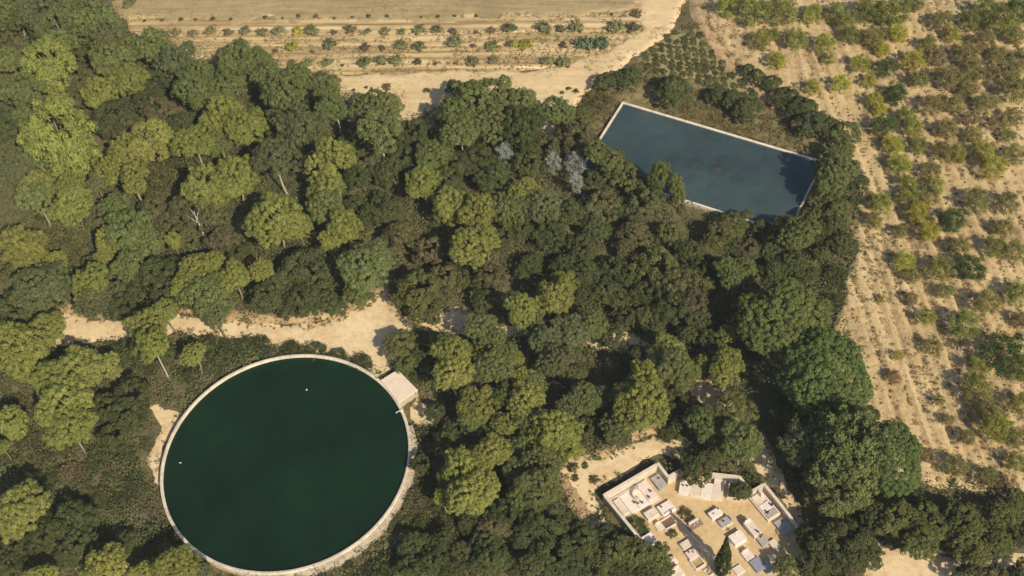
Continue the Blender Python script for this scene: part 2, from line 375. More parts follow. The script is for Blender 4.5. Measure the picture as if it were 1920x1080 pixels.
sheet('orchard_soil', ORCHARD, M['orchard'], .3, .50, .8, 0, lambda x, y, W: .12*(.6+fnoise(x*.08, y*.06, 14))*np.sin(x*2*math.pi/1.7+1.6*fnoise(x*.12, y*.15, 4))+.13*fnoise(x*1.1, y*.7, 6)+ruts(x, y), 5)
sheet('vineyard_soil', VINES, M['vine_soil'], .4, .30, .8, 0, lambda x, y, W: .05*fnoise(x*.9, y*.9, 19), 12)
sheet('sandy_field_track', FIELD_SAND, M['field_sand'], .4, .32, 1.0, FANG, lambda x, y, W: .05*fnoise(x*.5, y*.5, 8), 6)
sheet('sandy_track', TRACKS, M['sand'], .3, .07, .8, 0, lambda x, y, W: .05*fnoise(x*.7, y*.7, 12), 7)
o = sheet('cemetery_ground', CEM, M['cem_ground'], .3, .12, .05, 0, lambda x, y, W: .03*fnoise(x*.8, y*.8, 10), 8)

# ------------------------------------------------------------------ round basin
basin = tag(empty('round_basin', (0, 0, 0)), 'large round concrete water basin with pale rim', 'basin')
NS = 120
def ring(name, r0, r1, z0, z1, mat, parent, n=NS, bev=.03):
    prof = [(r0, z0), (r0, z1-bev), (r0+bev, z1), (r1-bev, z1), (r1, z1-bev), (r1, z0)]
    V = []; 
    for k in range(n):
        w = 2*math.pi*k/n
        for r, z in prof: V.append((r*math.cos(w), r*math.sin(w), z))
    m_ = len(prof); Fc = [(k*m_+i, k*m_+i+1, ((k+1) % n)*m_+i+1, ((k+1) % n)*m_+i) for k in range(n) for i in range(m_-1)]
    return obj(name, mesh_np(name, V, np.array(Fc)), mat, parent)
bw = ring('wall', RIN+.05, ROUT, -.3, RIMZ-.05, M['wall_out'], basin)
ring('coping', RIN-.02, ROUT+.03, RIMZ-.25, RIMZ, M['rim'], bw)
V = [(0, 0, WZ)] + [((RIN+.03)*math.cos(2*math.pi*k/NS), (RIN+.03)*math.sin(2*math.pi*k/NS), WZ) for k in range(NS)]
o = obj('water', mesh_np('water', V, np.array([(0, k+1, (k+1) % NS+1) for k in range(NS)])), M['green_water'], basin)
# buttress apron of rough rubble at the downhill side of the wall
mb = MB(); rng = random.Random(5)
for k in range(70):
    a = math.radians(-98 + k*1.55); r = ROUT+.02; w = .022
    h = .9 + .1*rng.random(); t = .50 + .14*rng.random()
    p = [(r*math.cos(a-w), r*math.sin(a-w)), ((r+t)*math.cos(a-w), (r+t)*math.sin(a-w)), ((r+t)*math.cos(a+w*.98), (r+t)*math.sin(a+w*.98)), (r*math.cos(a+w*.98), r*math.sin(a+w*.98))]
    mb.prism(p, -.2, h*(.78+.2*rng.random()), .03)
o = mb.build('rubble_footing', M['wall_out'], bw)
# small fittings
q = px(575, 731, WZ); b = MB().lathe([(.02, -.08), (.09, -.06), (.11, .0), (.09, .05), (.04, .08), (.02, .11)], 10)
tag(b.build('float', M['white_paint'], None, (q[0], q[1], WZ+.02), True), 'small white float on the dark green water', 'float')
q = px(338, 868, WZ); tag(MB().prism([(-.16, -.02), (.1, -.05), (.17, .02), (-.08, .06)], -.01, .04, .01).build('debris', M['white_paint'], None, (q[0], q[1], WZ)), 'tiny pale floating scrap near the rim of the round basin', 'debris')
q = px(735, 777, RIMZ); a = math.atan2(q[1], q[0])
t = tag(empty('inlet_pipe', (14.9*math.cos(a), 14.9*math.sin(a), RIMZ), a), 'small pale inlet pipe on the rim of the round basin', 'pipe')
MB().tube([(.5, 0, .06), (-.1, 0, .07), (-.45, 0, .05), (-.5, 0, -.08)], [.05, .05, .05, .05], 8).build('spout', M['white_paint'], t)
MB().box(.05, .38, -.18, .18, 0.003, .14).build('valve_box', M['concrete'], t)

# ------------------------------------------------------------------ pump chamber
hc = HUT.mean(0); hut = tag(empty('pump_chamber', (hc[0], hc[1], 0)), 'flat pale concrete chamber standing against the round basin', 'concrete chamber')
hp = HUT-hc
MB().prism([tuple(p*.97) for p in hp[::-1]], -.2, RIMZ+.02).build('wall', M['wall_out'], hut)
MB().prism([tuple(p) for p in hp[::-1]], RIMZ+.02, RIMZ+.20, .02).build('roof_slab', M['roof_slab'], hut)

# ------------------------------------------------------------------ rectangular pool
pc = POOL.mean(0); pool = tag(empty('rectangular_pool', (pc[0], pc[1], 0), math.atan2(PE[1], PE[0])), 'rectangular blue water reservoir with thin white rim', 'pool')
hx, hy = PL/2, PW/2
for (x0, x1, y0, y1) in ((-hx, hx, hy-.34, hy), (-hx, hx, -hy, -hy+.28), (-hx, -hx+.32, -hy+.282, hy-.342), (hx-.24, hx, -hy+.282, hy-.342)):
    MB().box(x0, x1, y0, y1, POOLZ-.45, POOLZ, .03).build('rim', M['pool_rim'], pool)
MB().box(-hx+.05, hx-.05, -hy+.05, hy-.05, -.3, .18, 0).build('basin_floor', M['pool_floor'], pool)
for (x0, x1, y0, y1) in ((-hx+.04, hx-.04, hy-.26, hy-.04), (-hx+.04, hx-.04, -hy+.04, -hy+.26), (-hx+.04, -hx+.26, -hy+.27, hy-.27), (hx-.26, hx-.04, -hy+.27, hy-.27)):
    MB().box(x0, x1, y0, y1, -.3, POOLZ-.452, 0).build('side_wall', M['wall_out'], pool)
me = mesh_np('water', [(-hx+.2, -hy+.2, POOLZ-.12), (hx-.2, -hy+.2, POOLZ-.12), (hx-.2, hy-.2, POOLZ-.12), (-hx+.2, hy-.2, POOLZ-.12)], [(0, 1, 2, 3)])
obj('water', me, M['blue_water'], pool)
def disc(x, y, rx, ry, mat, label, rot=0.0, cat='submerged disc', name='submerged_disc', sq=False):
    q = px(x, y, .3); s = pscale(q); n = 6 if sq else 20
    pts = [(rx/s*math.cos(2*math.pi*k/n+.3), ry/s*1.25*math.sin(2*math.pi*k/n+.3)) for k in range(n)]
    o = MB().prism(pts, .183, .25, .02).build(name, mat, None); o.location = (q[0], q[1], 0); o.rotation_euler[2] = rot
    return tag(o, label, cat, 'round shapes under the pool water')
for (x, y, rx, ry, lb) in ((1263, 296, 17, 11, 'dark oval under the pool water beyond the brown patch'), (1302, 307, 19, 14, 'large dark round shape under the pool water around the brown patch'), (1352, 297, 15, 8, 'flat dark oval under the pool water behind the red patch'),
        (1345, 318, 20, 13, 'large dark round shape under the pool water around the red patch'), (1380, 332, 13, 10, 'medium dark round shape under the pool water next to the red patch'), (1298, 333, 12, 9, 'small dark round shape under the pool water below the brown patch'),
        (1336, 345, 11, 7, 'small dark round shape under the pool water on the wood side of the red patch'), (1420, 342, 9, 6, 'smallest dark round shape under the pool water, away from the others')):
    disc(x, y, rx, ry, M['weed_disc'], lb)
o = disc(1345, 321, 10, 7, M['rust_disc'], 'small rust red patch under the blue pool water', .2, 'red patch', 'submerged_patch', True); o.location[2] = .075
o = disc(1303, 309, 8, 6, M['rose_stone'], 'faint brown patch under the blue pool water', .2, 'brown patch', 'submerged_patch', True); o.location[2] = .075

# ------------------------------------------------------------------ earth bank between meadow and orchard
bp = [px(x, y)[:2] for x, y in [(1303, -6), (1310, 25), (1322, 60), (1345, 100), (1375, 135), (1415, 168), (1452, 196), (1490, 225)]]
V = []; Fc = []; prof = [(-1.3, -.05), (-.7, .35), (-.15, .62), (.3, .55), (1.0, .2), (1.7, -.05)]
pts = []
for i in range(len(bp)-1):
    for t in np.linspace(0, 1, 8, endpoint=False): pts.append(bp[i]*(1-t)+bp[i+1]*t)
for i, p in enumerate(pts):
    d = pts[min(i+1, len(pts)-1)]-pts[max(i-1, 0)]; d = d/np.hypot(*d); n_ = np.array([-d[1], d[0]])
    for a, z in prof:
        j = .25*float(fnoise(np.array([i*.3+a]), np.array([a*1.7]), 21)[0]); q = p+n_*(a+j); V.append((q[0], q[1], z*(1+j) if z > 0 else z))
m_ = len(prof)
for i in range(len(pts)-1):
    for k in range(m_-1): Fc.append((i*m_+k, (i+1)*m_+k, (i+1)*m_+k+1, i*m_+k+1))
o = obj('earth_bank', mesh_np('earth_bank', V, np.array(Fc), smooth=True), M['bank']); o['kind'] = 'structure'
# rough earth banks on the uphill edge of the track
for k, (line, h) in enumerate([([(90, 572), (150, 590), (240, 592), (310, 578)], .5), ([(318, 574), (380, 588), (470, 600), (560, 602), (640, 588), (690, 552), (735, 548)], .7), ([(1050, 862), (1130, 852), (1195, 818), (1240, 802)], .5), ([(1045, 890), (1068, 940), (1110, 992)], .4)]):
    V = []; Fc = []; P2 = [px(x, y)[:2] for x, y in line]; pts = []
    for i in range(len(P2)-1):
        for t in np.linspace(0, 1, 9, endpoint=False): pts.append(P2[i]*(1-t)+P2[i+1]*t)
    prof = [(-.7, -.1), (-.35, .3), (.0, .9), (.5, 1.0), (1.1, .5), (1.8, -.1)]
    for i, p in enumerate(pts):
        d = pts[min(i+1, len(pts)-1)]-pts[max(i-1, 0)]; d = d/np.hypot(*d); n_ = np.array([-d[1], d[0]])
        e = max(0.0, math.sin(math.pi*i/(len(pts)-1)))**.4
        for a, z in prof:
            j = .7*float(fnoise(np.array([i*.45+a]), np.array([a*1.3+k*9]), 23)[0]); q = p+n_*(a+j); V.append((q[0], q[1], (z*h*e*(1+j) if z > 0 else -.1)))
    for i in range(len(pts)-1):
        for w in range(5): Fc.append((i*6+w, (i+1)*6+w, (i+1)*6+w+1, i*6+w+1))
    o = obj('track_bank', mesh_np('track_bank', V, np.array(Fc), smooth=True), M['bank']); o['kind'] = 'structure'

# ================================================================== CEMETERY
cw = tag(empty('cemetery_wall', (PA[0], PA[1], 0), UANG), 'pale rendered wall enclosing the small cemetery', 'wall')
def wall_run(pts, h=1.6, th=.26):
    """pts in (u,v): each straight run one panel with its own coping"""
    for i in range(len(pts)-1):
        a = np.array([pts[i][0], -pts[i][1]]); b = np.array([pts[i+1][0], -pts[i+1][1]]); d = b-a; L = np.hypot(*d); d = d/L; n = np.array([-d[1], d[0]])
        e0 = .02*i; a2 = a - d*(th/2-.003*i); b2 = b - d*(th/2+.006)
        q = [a2-n*th/2, b2-n*th/2, b2+n*th/2, a2+n*th/2]
        wp = MB().prism([tuple(x) for x in q], -.2, h-.08+e0*.1).build('wall_panel', M['render_wall'], cw)
        q = [a2-n*(th/2+.05), b2-n*(th/2+.05), b2+n*(th/2+.05), a2+n*(th/2+.05)]
        MB().prism([tuple(x) for x in q], h-.077+e0*.1, h+e0*.1, .02).build('coping', M['cream_stone'], wp)
w1 = [px_uv(x, y, 1.6) for x, y in [(1262, 1078), (1200, 1010), (1133, 928), (1234, 869), (1253, 894), (1279, 879)]]
wall_run(w1)
wall_run([px_uv(x, y, 1.3) for x, y in [(1335, 888), (1387, 894), (1408, 922), (1433, 907.5), (1469, 952), (1500, 992), (1545, 1048)]], 1.3)

def tomb(x, y, lu, lv, h, mat, label, rot=0.0, head=None, kerb=None, slab=True, cross=False, vases=(), name='tomb', base='pink_stone', headmat=None, z0=0.0):
    """x, y: photo pixel of the middle of the top; lu, lv metres along the two cemetery axes"""
    q = px(x, y, h+z0)
    t = tag(empty(name, (q[0], q[1], z0), UANG+rot), label, 'tomb')
    a, b = lu/2, lv/2
    if kerb:
        w = .16
        for r in ((-a, a, b-w, b), (-a, a, -b, -b+w), (-a, -a+w, -b+w+.003, b-w-.003), (a-w, a, -b+w+.003, b-w-.003)): MB().box(*r, -.1, h, .02).build('kerb', M[mat], t)
        MB().box(-a+w+.002, a-w-.002, -b+w+.002, b-w-.002, -.1, h*.45, 0).build('earth', M[kerb], t)
    else:
        MB().box(-a-.08, a+.08, -b-.08, b+.08, -.1, min(.16, h*.4), .02).build('plinth', M[base], t)
        MB().box(-a, a, -b, b, min(.16, h*.4)+.001, h-.09, .0).build('body', M[mat], t)
        if slab: MB().box(-a-.05, a+.05, -b-.05, b+.05, h-.088, h, .025).build('slab', M[mat], t)
        else: MB().box(-a+.001, a-.001, -b+.001, b-.001, h-.0885, h-.01, .02).build('slab', M[mat], t)
    if head:
        hh, side = head; hm = M[headmat or mat]
        r = {'n': (-a*.8, a*.8, b-.16, b), 's': (-a*.8, a*.8, -b, -b+.16), 'e': (a-.16, a, -b*.8, b*.8), 'w': (-a, -a+.16, -b*.8, b*.8)}[side]
        MB().box(*r, h+.002, h+hh, .04).build('headstone', hm, t)
    if cross:
        k = MB().box(-.06, .06, -.05, .05, h+.002, h+.75, .01); k.box(-.25, .25, -.045, .045, h+.42, h+.54, .01); k.build('cross', M['iron'] if cross == 'iron' else M['white_stone'], t, (0, b*.55, 0))
    sb = next((c_ for c_ in COL.objects if c_.parent == t and c_.name.startswith('slab')), t) if vases else t
    for vx, vy, m_ in vases:
        v = MB().lathe([(.05, h+.002), (.08, h+.09), (.055, h+.17), (.10, h+.24)], 10); vo = v.build('vase', M[m_], sb, (vx*a, vy*b, 0), True)
    return t
def slab_at(t, x0, x1, y0, y1, z0, z1, mat, nm='slab'): return MB().box(x0, x1, y0, y1, z0, z1, .03).build(nm, M[mat], t)

# raised family terrace along the back wall
q = uv(2.85, 1.75); t = tag(empty('tomb_terrace', (q[0], q[1], 0), UANG), 'broad pale pink tomb terrace along the back wall with crescent ornament', 'tomb')
MB().box(-2.45, 2.75, -1.6, 1.5, -.1, .34, .02).build('plinth', M['pink_stone'], t)
for x0, x1, y0, y1, z, m_ in ((-2.2, -1.35, -1.25, .95, .72, 'cream_stone'), (-1.2, -.1, -1.45, 1.2, .50, 'white_stone'), (-.02, 1.25, -1.45, 1.25, .46, 'white_stone'), (1.33, 2.6, -1.3, 1.3, .52, 'pink_stone')):
    slab_at(t, x0, x1, y0, y1, .342, z, m_)
mb = MB(); n = 14
for k in range(n):
    a0, a1 = math.radians(60+k*14), math.radians(60+(k+1)*14-1.0); r0, r1 = .55, .70
    mb.prism([(r0*math.cos(a0), r0*math.sin(a0)), (r1*math.cos(a0), r1*math.sin(a0)), (r1*math.cos(a1), r1*math.sin(a1)), (r0*math.cos(a1), r0*math.sin(a1))], .463, .98, .02)
mb.build('crescent', M['cream_stone'], t, (.75, .1, 0))
k = MB().box(-.05, .05, -.05, .05, .463, 1.35, .01); k.box(-.25, .25, -.045, .045, 1.0, 1.12, .01); k.build('cross', M['cream_stone'], t, (1.25, .55, .06))
for vx, vy in ((-.2, -.6), (.55, -1.1), (1.6, -.95), (.1, -.9), (2.2, -.4)):
    MB().lathe([(.07, .5), (.12, .62), (.08, .72), (.14, .82)], 10).build('vase', M['rose_stone'], t, (vx, vy, .03), True)

tomb(1236, 903, 1.1, 1.75, .62, 'grey_stone', 'dark grey granite tomb in the corner beside the pink terrace', base='grey_stone', vases=((.3, .4, 'iron'),))
tomb(1249.5, 952, 1.7, 1.35, .55, 'white_stone', 'square white tomb with one dark vase', vases=((-.55, .55, 'iron'),), head=(.12, 's'))
tomb(1221, 962, 1.45, .95, .75, 'cream_stone', 'grey cream tomb half under the green bush beside the wall', base='cream_stone', head=(.1, 'n'))
tomb(1253, 979, 1.75, 1.35, .32, 'pink_stone', 'tomb with pink kerb around bare brown earth', kerb='tomb_soil')
tomb(1303, 983.5, 1.7, .8, .30, 'rose_stone', 'low brown red tomb with long pale headstone', head=(.55, 'n'), headmat='cream_stone', base='rose_stone', vases=((.4, .1, 'pink_stone'), (-.2, -.2, 'pink_stone')))
tomb(1216, 1011, 1.5, 1.2, .60, 'white_stone', 'white tomb in the corner of the side wall', base='cream_stone', head=(.12, 'n'))
tomb(1287, 1020, 1.25, .85, .55, 'cream_stone', 'cream tomb first in the row of three', base='cream_stone')
tomb(1298, 1037, 1.25, .9, .55, 'pink_stone', 'flower covered pink tomb in the middle of the row of three', vases=((-.4, .3, 'flower'), (.2, -.2, 'flower'), (.5, .4, 'flower')))
tomb(1308, 1054, 1.4, 1.4, .42, 'pink_stone', 'pink kerbed tomb with ochre earth, last in the row of three', kerb='ochre_soil')
tomb(1245, 1031, .5, 2.1, .5, 'cream_stone', 'long narrow cream tomb along the side wall', base='cream_stone')
tomb(1271, 1072, 1.1, 1.1, .7, 'cream_stone', 'pale tomb with headstone below the dark oaks by the wall', head=(.5, 'n'), base='cream_stone')
tomb(1341.5, 961.5, 1.45, .85, .72, 'white_stone', 'white tomb backing onto a grey one', vases=((-.35, -.3, 'white_paint'), (.75, .5, 'iron')))
tomb(1360, 977, 1.4, .85, .60, 'grey_stone', 'pale grey tomb backing onto a white one', base='white_stone', vases=((-.3, .1, 'iron'),), head=(.45, 'e'))
tomb(1383, 1007, 1.55, 1.25, .80, 'white_stone', 'tall square white tomb with a small cross', cross='stone', base='white_stone')
tomb(1411, 989, .95, 2.05, 1.05, 'pink_stone', 'long tomb like a small house beside the raised terrace', head=(.35, 'n'), headmat='white_stone', base='cream_stone', vases=((.2, -.6, 'iron'), (.3, -.85, 'iron')))
tomb(1285, 912, 1.25, 1.55, .75, 'white_stone', 'white tomb with two black vases beside the dark oak', rot=-math.pi/4, vases=((-.4, .0, 'iron'), (.35, .05, 'iron')), head=(.3, 'n'))
tomb(1306, 919, 1.25, 1.5, .55, 'cream_stone', 'plain grey cream slab tomb next to the two vases', rot=-math.pi/4, base='cream_stone')
tomb(1325.5, 919, 1.2, 1.9, .60, 'white_stone', 'white slab tomb under the edge of the dark oak', rot=-math.pi/4)
tomb(1347, 916, 1.15, 2.5, .62, 'pink_stone', 'long pink slab tomb beside the stone planter', rot=-math.pi/4)
pl = tomb(1382, 919, 2.1, 2.3, .55, 'cream_stone', 'stone planter filled with a dark bush', rot=-math.pi/4, kerb='tomb_soil', name='planter'); pl['category'] = 'planter'
q = px(1433, 945, .6); t = tag(empty('raised_terrace', (q[0], q[1], 0), UANG), 'raised tomb terrace partly shaded inside the far wall', 'tomb')
MB().box(-.95, .85, -1.9, 1.6, -.1, .58, .02).build('plinth', M['pink_stone'], t)
slab_at(t, -.8, .1, .2, 1.45, .582, .72, 'pink_stone'); slab_at(t, -.8, .6, -.9, .1, .582, .78, 'white_stone'); slab_at(t, -.8, .65, -1.8, -1.0, .582, .74, 'grey_stone'); slab_at(t, .2, .45, .9, 1.5, .582, 1.35, 'cream_stone', 'headstone')
for vx, vy in ((.5, -.7), (-.5, -1.2)): MB().lathe([(.08, .6), (.13, .74), (.09, .9), (.15, 1.0)], 10).build('vase', M['iron'], t, (vx, vy, .15), True)
tomb(1470, 985, 1.4, 1.8, .55, 'grey_stone', 'grey tomb in tree shade inside the far wall', base='grey_stone', vases=((.2, .5, 'iron'),))
tomb(1421, 1058, 1.2, 1.5, .50, 'bluish', 'bluish slab tomb in the shade of the dark trees', base='grey_stone')
tomb(1440, 1062, .9, 1.2, .45, 'grey_stone', 'small grey tomb next to the bluish slab', base='grey_stone')
tomb(1385, 1068, 1.0, .9, .35, 'pink_stone', 'low pink tomb at the foot of the cypress', base='pink_stone')
tomb(1236, 986, .8, .9, .3, 'cream_stone', 'small low cream tomb between the green bush and the kerbed brown earth', base='cream_stone', head=(.35, 'n'))
tomb(1262, 1050, .7, .8, .45, 'white_stone', 'small white tomb at the end of the long narrow cream one', base='cream_stone', cross='stone')
tomb(1430, 1012, .9, 1.3, .55, 'grey_stone', 'grey tomb with iron cross below the raised terrace', base='grey_stone', cross='iron')
tomb(1402, 1040, 1.0, 1.2, .4, 'pink_stone', 'pink tomb in shade between the tall white tomb and the bluish slab', base='grey_stone', head=(.4, 'n'))
tomb(1329, 1072, .9, 1.0, .3, 'cream_stone', 'low cream kerbed grave with flowers beside the cypress', kerb='ochre_soil', vases=((0, 0, 'flower'), (.4, .3, 'flower')))
tomb(1452, 1020, .8, 1.1, .5, 'cream_stone', 'narrow cream tomb next to the iron cross', base='grey_stone')
q = px(1446, 1045, .9); tag(MB().lathe([(.16, -.9), (.18, -.4), (.12, -.2), (.26, .0), (.24, .12), (.05, .18)], 12).build('urn', M['white_paint'], None, (q[0], q[1], .9), True), 'round white urn among the shaded tombs', 'urn')
# edging of the middle path
t = tag(empty('path_edging', (PA[0], PA[1], 0), UANG), 'thin pale stone edging along the cemetery path', 'edging')
a = np.array(px_uv(1293, 1001, .15)); b = np.array(px_uv(1348, 1053, .15)); d = (b-a); L = np.hypot(*d); d /= L
for k in range(5):
    s0 = a + d*(L*k/5); s1 = a + d*(L*(k+1)/5-.02); n = np.array([-d[1], d[0]])*.07
    MB().prism([(c[0], -c[1]) for c in (s0-n, s0+n, s1+n, s1-n)], -.05, .2, .015).build('edging_stone', M['white_stone'], t)

# ================================================================== VEGETATION PROTOTYPES
def unit(v): return v/np.maximum(np.linalg.norm(v, axis=-1, keepdims=True), 1e-9)
def rdirs(rng, n, zmin=-1.0):
    z = rng.uniform(zmin, 1, n); a = rng.uniform(0, 2*math.pi, n); s = np.sqrt(1-z*z); return np.c_[s*np.cos(a), s*np.sin(a), z]
def leaf_quads(rng, P, Nn, l, w, tint):
    """diamond leaf sprays at P facing along Nn"""
    n = len(P); Nn = unit(Nn); t = unit(np.cross(Nn, rng.normal(size=(n, 3)))); b = np.cross(Nn, t)
    l = l*rng.uniform(.7, 1.35, (n, 1)); w = w*rng.uniform(.7, 1.35, (n, 1))
    V = np.stack([P+t*l*.5, P+b*w*.5+t*l*.08, P-t*l*.5, P-b*w*.5+t*l*.08], 1).reshape(-1, 3)
    return V, np.arange(4*n).reshape(-1, 4), np.repeat(tint, 4)
def puffs(rng, C, R, n_each, l, w, jit=.6, zmin=-.6, upb=.25, out=None, fill=.25):
    """leafy puffs: C (k,3) centres, R (k,) radii"""
    k = len(C); d = rdirs(rng, k*n_each, zmin); rr = np.repeat(R, n_each)[:, None]; cc = np.repeat(C, n_each, 0)
    rad = rng.uniform(1-fill, 1.08+.35*max(fill-.25, 0), (k*n_each, 1)); P = cc + d*rr*rad*np.array([1, 1, .85])
    Nn = d + jit*rng.normal(size=d.shape)*.7 + np.array([0, 0, upb])
    if out is not None: Nn = Nn + .35*unit(cc-out)
    base = rng.uniform(0, 1, k); t = np.clip(np.repeat(base, n_each)*.6 + rng.uniform(0, .4, k*n_each), 0, 1)
    return leaf_quads(rng, P, Nn, l, w, t)
def norm_crown(V, q=97):
    r = np.percentile(np.hypot(V[:, 0], V[:, 1]), q); V[:, :] /= r; return V, r

def pine_crown(seed, lobes=9, hz=.82, puff=.112, per=84, spread=.62, npuff=27, low=5):
    rng = np.random.default_rng(seed); C = []; Rr = []
    L = [(0.08*rng.normal(), .08*rng.normal(), .22, .5)]
    for i in range(lobes-1):
        a = 2*math.pi*(i+rng.uniform(-.35, .35))/(lobes-1); r = spread*rng.uniform(.7, 1.15)
        L.append((r*math.cos(a), r*math.sin(a), rng.uniform(-.28, .16), rng.uniform(.27, .46)))
    for i in range(low):
        a = 2*math.pi*(i+rng.uniform(-.4, .4))/5; r = spread*rng.uniform(.55, .95)
        L.append((r*math.cos(a), r*math.sin(a), rng.uniform(-.62, -.38), rng.uniform(.24, .36)))
    for (x, y, z, lr) in L:
        n = int(npuff*(lr/.4)**2)+4
        d = rdirs(rng, n*3, -.35)
        pts = []
        for v in d:                                        # spread the puffs over the lobe
            if all(np.dot(v, w) < .91 for w in pts): pts.append(v)
            if len(pts) >= n: break
        for v in pts:
            p = np.array([x, y, z]) + v*lr*np.array([1, 1, .85])*rng.uniform(.74, 1.12)
            if any(np.linalg.norm(p-np.array(m_[:3])) < m_[3]*.62 for m_ in L if m_[:3] != (x, y, z)): continue
            C.append(p); Rr.append(puff*rng.uniform(.72, 1.25))
    C = np.array(C); Rr = np.array(Rr)
    V, Q, T = puffs(rng, C, Rr, per, .072, .036, .8, -.6, .25, np.array([0, 0, -.4]), .5)
    V, r = norm_crown(V); V[:, 2] *= hz/.78
    me = mesh_np('crown', V, Q, T); me.materials.append(M['needles'])
    b = MB()
    for (x, y, z, lr) in L:
        e = np.array([x, y, (z+lr*.3)*hz/.78])/r; s = np.array([0, 0, -.55]); m1 = s*.5+e*.5+np.array([0, 0, -.1])
        b.tube([s, m1, e], [.04, .027, .01], 5)
    bm_ = bpy.data.meshes.new('branches'); bm_.from_pydata(b.v, [], b.f); bm_.materials.append(M['pine_bark'])
    return me, bm_
def dome_crown(seed, n=210, hz=.62, puff=.115, per=95, mat='needles', lo=-.25, jitter=.06, l=.06, w=.038, lump=.12):
    rng = np.random.default_rng(seed); i = np.arange(n)+.5
    z = 1-(1-lo)*i/n; a = i*2.399963; s = np.sqrt(1-z*z); d = np.c_[s*np.cos(a), s*np.sin(a), z]
    m_ = 1 + lump*fnoise(d[:, 0]*2.1+seed, d[:, 1]*2.1+d[:, 2]*1.7, seed)*2
    C = d*m_[:, None]*np.array([1, 1, hz]) + jitter*rng.normal(size=d.shape); Rr = puff*rng.uniform(.75, 1.3, n)
    V, Q, T = puffs(rng, C, Rr, per, l, w, .6, -.5, .2, np.array([0, 0, -.5]))
    V, r = norm_crown(V); me = mesh_np('crown', V, Q, T); me.materials.append(M[mat]); return me
def oak_crown(seed, lobes=12, hz=.75, mat='leaves', per=90):
    rng = np.random.default_rng(seed); C = []; Rr = []
    L = [(0, 0, .15, .55)]
    for i in range(lobes):
        a = 2.399963*i+rng.uniform(-.3, .3); r = .62*math.sqrt((i+.6)/lobes)*rng.uniform(.85, 1.15)
        L.append((r*math.cos(a), r*math.sin(a), rng.uniform(-.12, .22)-.3*r*r, rng.uniform(.26, .40)))
    for (x, y, z, lr) in L:
        for v in rdirs(rng, int(15*(lr/.33)**2), -.25):
            p = np.array([x, y, z])+v*lr*np.array([1, 1, .8])*rng.uniform(.85, 1.08)
            if any(np.linalg.norm(p-np.array(m_[:3])) < m_[3]*.7 for m_ in L if m_[:3] != (x, y, z)): continue
            C.append(p); Rr.append(.115*rng.uniform(.65, 1.35))
    V, Q, T = puffs(rng, np.array(C), np.array(Rr), per, .066, .045, .8, -.5, .15, np.array([0, 0, -.4]))
    V, r = norm_crown(V); V[:, 2] *= hz/.75; me = mesh_np('crown', V, Q, T); me.materials.append(M[mat]); return me
def loose_crown(seed, n=46, hz=.85, per=85, mat='soft_leaves', puff=.2, l=.10, w=.06, low=-.5):
    rng = np.random.default_rng(seed); d = rdirs(rng, n, low); C = d*(rng.uniform(.35, .92, n)**.7)[:, None]*np.array([1, 1, hz]); Rr = puff*rng.uniform(.6, 1.4, n)
    V, Q, T = puffs(rng, C, Rr, per, l, w, 1.2, -.8, .1, None, .75)
    V, r = norm_crown(V); me = mesh_np('crown', V, Q, T); me.materials.append(M[mat]); return me
def spike_bush(seed, n=26, mat='soft_leaves'):
    """low vine-like bush: upright arching shoots clothed in leaves"""
    rng = np.random.default_rng(seed); P = []; Nn = []
    for i in range(n):
        a = rng.uniform(0, 2*math.pi); r = rng.uniform(.25, 1.0); h = rng.uniform(.45, 1.1)*(1.05-.45*r)
        for t in np.linspace(.15, 1, 9):
            for k in range(6):
                P.append((r*t*math.cos(a)+rng.normal()*.08, r*t*math.sin(a)+rng.normal()*.08, h*t**.7+rng.normal()*.06)); Nn.append((math.cos(a)*.5, math.sin(a)*.5, .7))
    P = np.array(P); Nn = np.array(Nn)+rng.normal(size=P.shape)*.5
    V, Q, T = leaf_quads(rng, P, Nn, .20, .13, rng.uniform(0, 1, len(P))); V, r = norm_crown(V)
    me = mesh_np('foliage', V, Q, T); me.materials.append(M[mat]); return me
def column_crown(seed, n=150, taper=1.0, per=70, mat='leaves', hz=3.2, puff=.22):
    rng = np.random.default_rng(seed); t = rng.uniform(0, 1, n)**.8; a = rng.uniform(0, 2*math.pi, n)
    prof = np.sin(np.clip(t*.95+.06, 0, 1)*math.pi)**.55*(1-t*.65*taper)
    C = np.c_[prof*.8*np.cos(a), prof*.8*np.sin(a), t*hz]; Rr = puff*(.5+.7*prof)*rng.uniform(.8, 1.2, n)
    V, Q, T = puffs(rng, C, Rr, per, .11, .06, .6, -.6, .3, None); V, r = norm_crown(V, 99)
    me = mesh_np('crown', V, Q, T); me.materials.append(M[mat]); return me
def trunk_mesh(seed, mat, bend=5, n=7):
    rng = np.random.default_rng(seed); a = rng.uniform(0, 6.28); pts = []; rad = []
    for i in range(7):
        t = i/6; pts.append((bend*math.cos(a)*math.sin(t*math.pi)*.6, bend*math.sin(a)*math.sin(t*math.pi)*.6+rng.normal()*.15, t)); rad.append((1.25 if i == 0 else 1)*(1-.5*t))
    b = len(pts); V = []; Fc = []
    for p, r in zip(pts, rad):
        for k in range(n): V.append((p[0]+r*math.cos(6.2832*k/n), p[1]+r*math.sin(6.2832*k/n), p[2]))
    for i in range(b-1):
        for k in range(n): Fc.append((i*n+k, i*n+(k+1) % n, (i+1)*n+(k+1) % n, (i+1)*n+k))
    me = mesh_np('trunk', V, np.array(Fc), smooth=True); me.materials.append(M[mat]); return me

